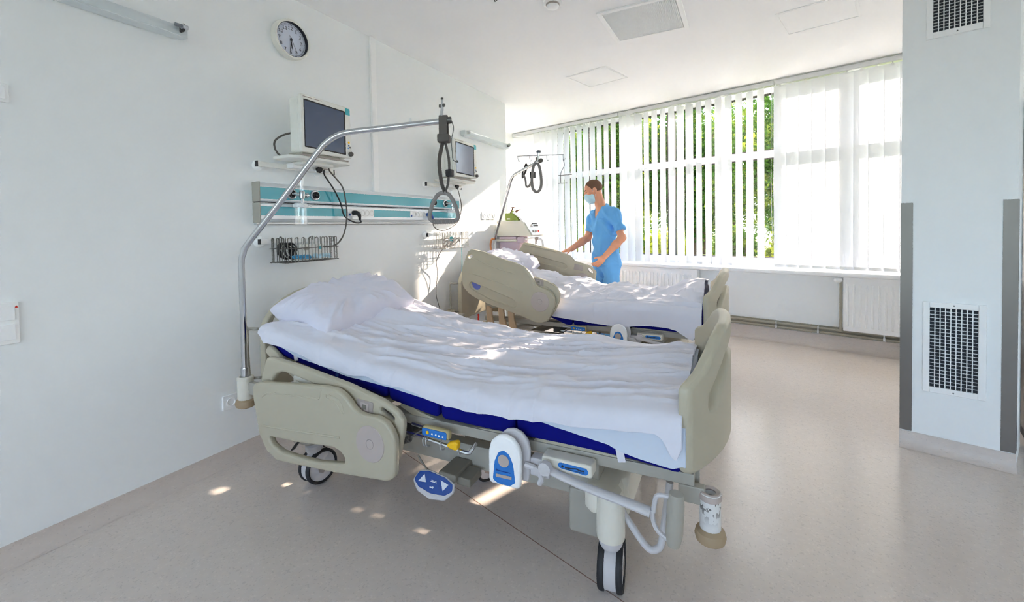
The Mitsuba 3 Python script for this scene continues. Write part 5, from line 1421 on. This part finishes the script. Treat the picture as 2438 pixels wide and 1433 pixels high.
# far bed
TOP2 = ([-1.86, -1.05, -.85, -.60, -.30, .0, .26], [.985, .70, .64, .635, .645, .65, .63])
BOT2 = ([-1.86, -1.05, -.85, -.60, -.30, .0, .25], [.835, .552, .482, .498, .514, .506, .498])
mattress("deep blue mattress on the far bed, mostly under the white blanket", BED2, TOP2, BOT2, [-1.86, -1.036, -.80, -.378, .236])
pillow("white pillow between the raised rails of the far bed", BED2, (-1.63, .45, .985), .20, .34, .075, 20, 0, 2, 6)
BL_N = ([-1.50, -1.2, -.94, -.72, -.52, -.32, -.135, 0, .195, .26], [.84, .74, .655, .672, .692, .712, .717, .700, .692, .690])
BL_C = ([-1.50, -1.43, -1.25, -1.08, -.82, -.65, -.49, -.42, -.19, -.05, .09, .17, .23, .26], [.90, .905, .905, .82, .835, .785, .795, .785, .757, .78, .855, .885, .88, .80])
HEM2 = ([-1.5, -1.2, -.954, -.80, -.650, -.368, -.169, -.02, .051, .10, .14, .171, .20, .25], [.70, .62, .560, .545, .535, .521, .549, .545, .530, .50, .475, .462, .52, .58])


def top2(u, w):
    n, c = np.interp(u, *BL_N), np.interp(u, *BL_C)
    k = math.sin(PI * min(w * 1.08, 1)) ** 1.1
    return n + (c - n) * k


def wr2(U, S, P):
    top = np.clip((P[..., 1] - .02) / .08, 0, 1)
    w = .042 * crease(U * 3.2 + S * 2.0, S * 4.5 - U * 3.0, 31, 1.6) + .024 * crease(U * 6 + S * 3, S * 8 + U * 5, 32, 1.8) + .011 * crease(U * 15, S * 16 - U * 8, 33) - .032
    foot = np.clip((U - .0) / .2, 0, 1); w = w + foot * .010 * crease(U * 22 + S * 3, S * 3, 34)
    side = .020 * crease(U * 5.5, S * 1.5, 35, 1.6) + .008 * meshkit.fbm(np.stack([U * 12, S * 4, U * 0], -1), 2, 8)
    return w * top + side * (1 - top)


t = thing("blanket", "rumpled white blanket heaped over the far bed", "blanket")
put(t, bed_cloth(np.linspace(-1.50, .232, 250), lambda u: float(np.interp(u, *HEM2)), lambda u: .56, top2, 0, -.028, .93, 3, wr2, rr=.06, thick=.006), "m_sheet", smooth=True, M=BED2)

# ------------------------------------------------------------------ the nurse
t = thing("person", "nurse in blue scrubs and face mask standing behind the far bed", "person")
SL, SR = np.array([-1.285, 4.765, 1.488]), np.array([-1.575, 4.965, 1.465])
EL, ER = np.array([-1.180, 4.700, 1.205]), np.array([-1.640, 4.915, 1.200])
WLp, WRp = np.array([-1.345, 4.575, 1.000]), np.array([-1.765, 4.690, 1.078])
HIP = np.array([-1.41, 4.89, .93])
HL, HRp = HIP + [.075, -.055, -.03], HIP + [-.075, .055, -.03]
KL, KR = np.array([-1.345, 4.815, .50]), np.array([-1.495, 4.925, .50])
AL, AR = np.array([-1.335, 4.845, .085]), np.array([-1.495, 4.955, .085])
fb_ = np.array([-.56, -.83, 0]); fb_ /= np.linalg.norm(fb_)                # the way the chest faces
lf_ = np.array([-fb_[1], fb_[0], 0]); lf_ = np.array([.83, -.56, 0])
MT = np.stack([fb_, lf_, [0, 0, 1.0]], 1)
CH_ = np.array([-1.428, 4.868, 1.36])
hf = np.array([-.93, -.37, -.36]); hf /= np.linalg.norm(hf)
hl = np.array([.37, -.93, 0]); hl /= np.linalg.norm(hl)
hu = np.cross(hf, hl); hu = hu if hu[2] > 0 else -hu
HC = np.array([-1.548, 4.852, 1.748])
MH = np.stack([hf, hl, hu], 1)
H = lambda a, b, c: HC + hf * a + hl * b + hu * c


def hand_prims(w, el, palm_dir, down, spread, curl, thumb_side):
    """Palm and five fingers from the wrist w. palm_dir: from wrist to knuckles; down: the way the fingers curl; spread: across the knuckles, thumb towards thumb_side."""
    d = palm_dir / np.linalg.norm(palm_dir); s = spread - d * (spread @ d); s /= np.linalg.norm(s)
    c = np.cross(d, s); c = c if c @ down > 0 else -c
    pr = [p_cone(el + (w - el) * .86, w, .028, .025, .015), p_ell(w + d * .05, (.05, .041, .019), np.stack([d, s, c], 1), .018)]
    L = [(.034, .024, .018), (.042, .028, .02), (.039, .026, .019), (.030, .02, .016)]
    for i, l in enumerate(L):
        k = w + d * .088 + s * (-.030 + .020 * i) * thumb_side * -1
        a0, q = .25, k
        for j, ll in enumerate(l):
            a0 += curl * (0.5 + .35 * j)
            e = q + (d * math.cos(a0) + c * math.sin(a0) + s * (-.06 + .04 * i) * thumb_side * -1) * ll
            pr.append(p_cone(q, e, .0092 - .0008 * j, .0086 - .0009 * j, .004)); q = e
    b = w + d * .025 + s * .028 * thumb_side
    m1 = b + (d * .65 + s * .62 * thumb_side + c * .35) * .042
    m2 = m1 + (d * .85 + s * .2 * thumb_side + c * .5) * .033
    pr += [p_cone(w + d * .015 + s * .012 * thumb_side, b, .019, .015, .012), p_cone(b, m1, .0135, .0105, .006), p_cone(m1, m2, .0102, .0082, .004)]
    return pr


torso = [p_ell(CH_ + [0, 0, .02], (.105, .160, .19), MT, .04), p_ell(CH_ + [0, 0, -.17], (.095, .140, .16), MT, .05), p_ell(HIP + [0, 0, .02], (.105, .155, .13), MT, .05),
         p_cone(SL - [0, 0, .018], SR - [0, 0, .018], .043, .043, .04)]
skin = torso + [
    p_cone(SL - [0, 0, .018], EL, .046, .040, .03), p_cone(EL, EL + (WLp - EL) * .35, .042, .043, .02), p_cone(EL + (WLp - EL) * .35, WLp, .043, .0265, .02),
    p_cone(SR - [0, 0, .018], ER, .046, .040, .03), p_cone(ER, ER + (WRp - ER) * .35, .042, .043, .02), p_cone(ER + (WRp - ER) * .35, WRp, .043, .0265, .02),
    p_cone(HL, KL, .078, .052, .03), p_cone(KL, AL, .052, .034, .02), p_cone(HRp, KR, .078, .052, .03), p_cone(KR, AR, .052, .034, .02),
    p_cone(AL, AL + fb_ * .13 - [0, 0, .045], .034, .028, .02), p_cone(AR, AR + fb_ * .13 - [0, 0, .045], .034, .028, .02),
    p_cone([-1.452, 4.882, 1.50], H(-.028, 0, -.05), .062, .056, .03),
    p_ell(H(-.012, 0, .024), (.100, .077, .092), MH, .02), p_ell(H(.030, 0, -.045), (.068, .060, .078), MH, .03), p_cone(H(.062, -.012, -.108), H(.062, .012, -.108), .024, .024, .02),
    p_ell(H(.074, 0, .018), (.022, .052, .016), MH, .015), p_cone(H(.094, 0, .004), H(.114, 0, -.032), .009, .0125, .010), p_cone(H(.082, -.018, -.068), H(.082, .018, -.068), .012, .012, .010)]
for sg in (-1, 1):
    skin += [p_ell(H(-.012, sg * .078, -.012), (.022, .010, .034), MH, .008), p_ell(H(.055, sg * .046, -.022), (.025, .02, .02), MH, .015)]
skin += hand_prims(WLp, EL, np.array([-.60, -.10, -.66]), np.array([-.2, .55, -.7]), np.array([-.55, -.6, .45]), .34, 1)
skin += hand_prims(WRp, ER, np.array([-.62, -.62, -.22]), np.array([-.1, -.3, -.9]), np.array([.7, -.7, .1]), .25, 1)
body = field_mesh(skin, (-1.98, 4.42, .0), (-1.08, 5.10, 1.90), .0075, smooth=4)
put(t + "__body", body, "m_skin", smooth=True)


def in_head(p): q = p - HC; return q @ hf, q @ hl, q @ hu


def hair_cut(p):       # negative where there is no hair
    a, b, c = in_head(p)
    front = a - (.040 + .30 * c - 5.0 * b**2)
    low = np.where(a > -.03, -.022 - c, -.085 - c)
    return -np.maximum(front, low)


hm = field_mesh([p_ell(H(-.014, 0, .026), (.1025, .0795, .0935), MH)], HC - .17, HC + .17, .006, [hair_cut], smooth=2)
put(t + "__hair", hm, "m_hair", smooth=True); labels[t + "__hair"] = {"label": "short brown receding hair"}
mk = field_mesh([p_ell(H(.042, 0, -.066), (.081, .068, .080), MH, .01), p_cone(H(.090, 0, -.022), H(.112, 0, -.048), .012, .014, .02)], HC - .2, HC + .2, .006,
                [lambda p: in_head(p)[0] - .014 + .12 * (in_head(p)[2] + .06), lambda p: -(in_head(p)[2] + .020 - .25 * np.maximum(in_head(p)[0] - .07, 0))], smooth=2)
put(t + "__mask", mk, "m_mask", smooth=True); labels[t + "__mask"] = {"label": "pale blue face mask"}
for sg in (-1, 1):
    for a, b in (((.025, .058, -.018), (-.004, .082, .012)), ((.018, .060, -.085), (-.012, .083, -.042))):
        part(t, "mask_loop", tube([H(a[0], sg * a[1], a[2]), H((a[0] + b[0]) / 2, sg * (b[1] - .004), (a[2] + b[2]) / 2), H(b[0], sg * b[1], b[2]), H(-.022, sg * .086, -.012)], .0022, 6), "m_sheet")
    part(t, "eye", lathe([(0, -.010), (.007, -.007), (.010, 0), (.007, .007), (0, .010)], H(.0795, sg * .031, .002), tuple(hf), 14), "m_print")
    part(t, "eyebrow", tube([H(.097, sg * .012, .020), H(.095, sg * .03, .026), H(.080, sg * .050, .020)], .0045, 6), "m_brow")
    
# clothing
sl_end_L, sl_end_R = SL + (EL - SL) * .74, SR + (ER - SR) * .74
dL, dR = (EL - SL) / np.linalg.norm(EL - SL), (ER - SR) / np.linalg.norm(ER - SR)


def fold(p): return .009 * np.sin(p @ np.array([9., 7., 31.]) + 2.4 * np.sin(p @ np.array([21., -9., 6.]))) + .005 * np.sin(p @ np.array([40., 22., 13.]))


def folded(pr): return [(lambda p, f=f: f(p) + fold(p), a, b, k) for f, a, b, k in pr]


top_pr = folded([p_ell(CH_ + [0, 0, .02], (.122, .178, .205), MT, .05), p_ell(CH_ + [0, 0, -.17], (.120, .170, .20), MT, .06), p_ell(HIP + [0, 0, .04], (.130, .182, .19), MT, .06), p_cone(SL - [0, 0, .01], SR - [0, 0, .01], .064, .064, .05),
                 p_cone(HIP + [0, 0, .10], HIP + [0, 0, -.06], .125, .150, .08),
                 p_cone(SL - [0, 0, .012], sl_end_L + dL * .03, .064, .066, .03), p_cone(SR - [0, 0, .012], sl_end_R + dR * .03, .064, .066, .03), p_cone([-1.455, 4.885, 1.50], [-1.465, 4.88, 1.585], .085, .074, .03)])
vn = np.array([-1.452, 4.882, 1.575])
c_hem = lambda p: p[:, 2] - .885 - .01 * np.sin(p @ np.array([14., 11., 0]))
c_L = lambda p: np.maximum((sl_end_L - p) @ dL, np.linalg.norm(p - sl_end_L, axis=1) - .13)
c_R = lambda p: np.maximum((sl_end_R - p) @ dR, np.linalg.norm(p - sl_end_R, axis=1) - .13)


def c_vee(p):          # a wedge that opens the neckline
    q = p - vn
    a, b, c = q @ fb_, q @ lf_, q[:, 2]
    v = np.minimum.reduce([.62 * (c + .150) - np.abs(b) * 1.0, a - .02, .3 - c])
    rnd = .066 - np.linalg.norm(np.stack([a - .012, b * .95, (c - .02) * .55], -1), axis=1)
    return -np.maximum(v, rnd)


scrub = field_mesh(top_pr, (-1.78, 4.55, .84), (-1.05, 5.15, 1.70), .009, [c_hem, c_L, c_R, c_vee, lambda p: 1.578 - .30 * ((p - vn) @ fb_) - p[:, 2]], smooth=3)
put(t + "__scrub_top", scrub, "m_scrub", smooth=True); labels[t + "__scrub_top"] = {"label": "light blue V-neck scrub top"}
pants = field_mesh(folded([p_ell(HIP, (.118, .168, .15), MT, .05), p_cone(HL, KL, .100, .080, .03), p_cone(KL, AL + [0, 0, .0], .080, .078, .03), p_cone(HRp, KR, .100, .080, .03), p_cone(KR, AR, .080, .078, .03)]), (-1.66, 4.62, .05), (-1.16, 5.12, 1.05), .010, [lambda p: .99 - p[:, 2], lambda p: p[:, 2] - .07], smooth=3)
put(t + "__scrub_trousers", pants, "m_scrub", smooth=True)
for A in (AL, AR):
    part(t, "shoe", field_mesh([p_cone(A + [0, 0, -.04], A + fb_ * .15 - [0, 0, .048], .045, .038, .02), p_cone(A, A - fb_ * .04 - [0, 0, .04], .045, .042, .02)], A - .24, A + .24, .012, [lambda p: p[:, 2]], smooth=2), "m_white", smooth=True)
part(t, "chest_pocket", tube([CH_ + fb_ * .118 + lf_ * .055 + [0, 0, .055], CH_ + fb_ * .106 + lf_ * .115 + [0, 0, .062]], .003, 6, 0), "m_scrub")

# ------------------------------------------------------------------ the ventilator in the corner
t = thing("ventilator", "cream breathing machine on a stand in the window corner, left of the nurse", "ventilator")
vy0, vy1 = 4.56, 4.90
def prism(poly, y0, y1, r=.008, soft=.012): return xf(plate(poly, y1 - y0, r, soft=soft), tr(0, (y0 + y1) / 2, 0) @ UZ)
part(t, "upper_case", prism([(-2.672, 1.234), (-2.672, 1.418), (-2.315, 1.412), (-2.195, 1.226)], vy0, vy1), "m_cream")
sx_ = np.array([.12, 0, -.186]); sx_ /= np.linalg.norm(sx_); nx_ = np.array([.84, 0, .542])
PMv = np.eye(4); PMv[:3, 0] = [0, 1, 0]; PMv[:3, 1] = -sx_; PMv[:3, 2] = nx_; PMv[:3, 3] = np.array([-2.252, 4.73, 1.322])
part(t, "control_panel", xf(plate([(-.155, -.095), (.155, -.095), (.155, .095), (-.155, .095)], .010, .003, soft=.008), PMv @ tr(0, 0, .003)), "m_white")
part(t, "display", xf(plate([(-.14, .01), (-.02, .01), (-.02, .08), (-.14, .08)], .004, .001, soft=.004), PMv @ tr(0, 0, .009)), "m_panelgrey")
for i in range(4):
    for j in range(2): part(t, "key", xf(box(-.011, .011, -.007, .007, 0, .006, .002), PMv @ tr(.02 + i * .034, .03 + j * .03, .008)), "m_strap")
for i in range(3): part(t, "dial", xf(lathe([(0, 0), (.012, 0), (.010, .016), (0, .016)], sides=16), PMv @ tr(-.10 + i * .075, -.05, .008)), "m_red" if i == 2 else "m_panelgrey")
part(t, "lower_case", box(-2.64, -2.36, vy0 + .015, vy1 - .02, .62, 1.17, .012), "m_violet")
part(t, "band", box(-2.645, -2.41, vy0 + .01, vy1 - .02, 1.195, 1.226, .006), "m_violet")
part(t, "cross_shelf", box(-2.672, -2.40, vy0 - .012, vy1, 1.168, 1.194, .006), "m_cream")
part(t, "junction", box(-2.395, -2.30, vy0, vy0 + .10, 1.15, 1.222, .008), "m_violet")
part(t, "hose_arm", tube([(-2.31, vy0 + .03, 1.19), (-2.24, vy0 + .02, 1.205), (-2.16, vy0 + .02, 1.212)], .010, 8), "m_panelwhite")
part(t, "connector", cat(lathe([(0, -.02), (.017, -.02), (.02, 0), (.015, .02), (0, .02)], (-2.145, vy0 + .02, 1.205), (1, 0, .2), 16), cyl((-2.155, vy0 + .02, 1.19), (-2.16, vy0 + .02, 1.14), .010, 10)), "m_panelgrey")
part(t, "hose", tube([(-2.13, vy0 + .03, 1.21), (-2.09, vy0 + .05, 1.17), (-2.08, vy0 + .06, 1.05), (-2.10, vy0 + .08, .9), (-2.3, vy0 + .10, .8)], .014, 10), "m_panelwhite")
part(t, "column", box(-2.60, -2.40, vy0 + .06, vy1 - .06, .12, .63, .02), "m_cream")
part(t, "base", box(-2.67, -2.30, vy0 - .0, vy1 + .02, .07, .13, .02), "m_bedgrey")
for x in (-2.63, -2.34):
    for y in (vy0 + .03, vy1 - .01): part(t, "castor", lathe([(0, -.012), (.032, -.012), (.035, -.006), (.035, .006), (.032, .012), (0, .012)], (x, y, .035), (1, .2, 0), 20), "m_rubber")
t = thing("nebulizer", "small olive green device with brown levers on top of the breathing machine", "medical device")
part(t, "case", prism([(-2.555, 1.418), (-2.557, 1.508), (-2.455, 1.510), (-2.385, 1.450), (-2.372, 1.418)], vy0 + .01, vy0 + .17), "m_green")
part(t, "cover", prism([(-2.462, 1.517), (-2.445, 1.520), (-2.328, 1.437), (-2.328, 1.418), (-2.35, 1.418), (-2.372, 1.450)], vy0 + .004, vy0 + .176, .004, .005), "m_panelwhite")
part(t, "plate", box(-2.53, -2.485, vy0 + .006, vy0 + .011, 1.430, 1.446, .002), "m_offwhite")
part(t, "lever", cat(tube([(-2.525, vy0 + .08, 1.505), (-2.50, vy0 + .08, 1.54), (-2.485, vy0 + .08, 1.572)], .008, 8), box(-2.50, -2.463, vy0 + .07, vy0 + .09, 1.568, 1.582, .004)), "m_brownlever")
part(t, "valve", lathe([(0, 0), (.022, 0), (.014, .026), (0, .03)], (-2.485, vy0 + .08, 1.51), (0, 0, 1), 16), "m_green")
part(t, "lever", tube([(-2.455, vy0 + .08, 1.505), (-2.435, vy0 + .08, 1.532), (-2.40, vy0 + .08, 1.545), (-2.375, vy0 + .08, 1.548)], [.016, .012, .005, .004], 8), "m_brownlever")
mat("m_brownlever", lin(96, 62, 44), .5)
t = thing("breathing_hose", "orange-brown hose loop on the wall behind the far bed's head", "hose")
put(t, tube([(-2.585, 4.36, 1.205), (-2.61, 4.36, 1.208), (-2.632, 4.36, 1.18), (-2.640, 4.36, 1.12), (-2.630, 4.36, 1.06), (-2.612, 4.36, .99), (-2.60, 4.36, .9)], .0125, 10), "m_orange")

# ------------------------------------------------------------------ groups of alike things
GROUPS = {"hospital_bed": "hospital beds standing head to the left wall", "mattress": "blue mattresses on the beds", "pillow": "white pillows on the beds", "patient_monitor": "patient monitors on the left wall",
          "wall_rail": "white rails on the left wall", "wire_basket": "wire baskets on the left wall", "wall_lamp": "tube lamps on the left wall", "wall_plate": "wall plates at the left edge",
          "wall_socket": "white sockets on the left wall", "flowmeter": "humidifier bottles on the teal panel", "power_plug": "plugs in the teal panel", "power_cable": "power cables of the monitors", "signal_cable": "grey cables on the left wall",
          "dressing_pad": "blue pads in the near basket", "lifting_pole": "chrome lifting poles of the beds", "trapeze": "grips hanging on the lifting poles", "vent_grille": "vent grilles on the pillar",
          "corner_guard": "steel guards on the pillar", "vertical_blind": "vertical blinds at the window", "radiator": "radiators under the window", "ceiling_hatch": "flush hatches in the ceiling",
          "tree": "trees outside the window", "shrub": "shrubs outside the window"}
for key in labels:
    base = key[:-4] if key[-4:-3] == "_" and key[-3:].isdigit() else key
    if "__" not in key and base in GROUPS: labels[key]["group"] = GROUPS[base]
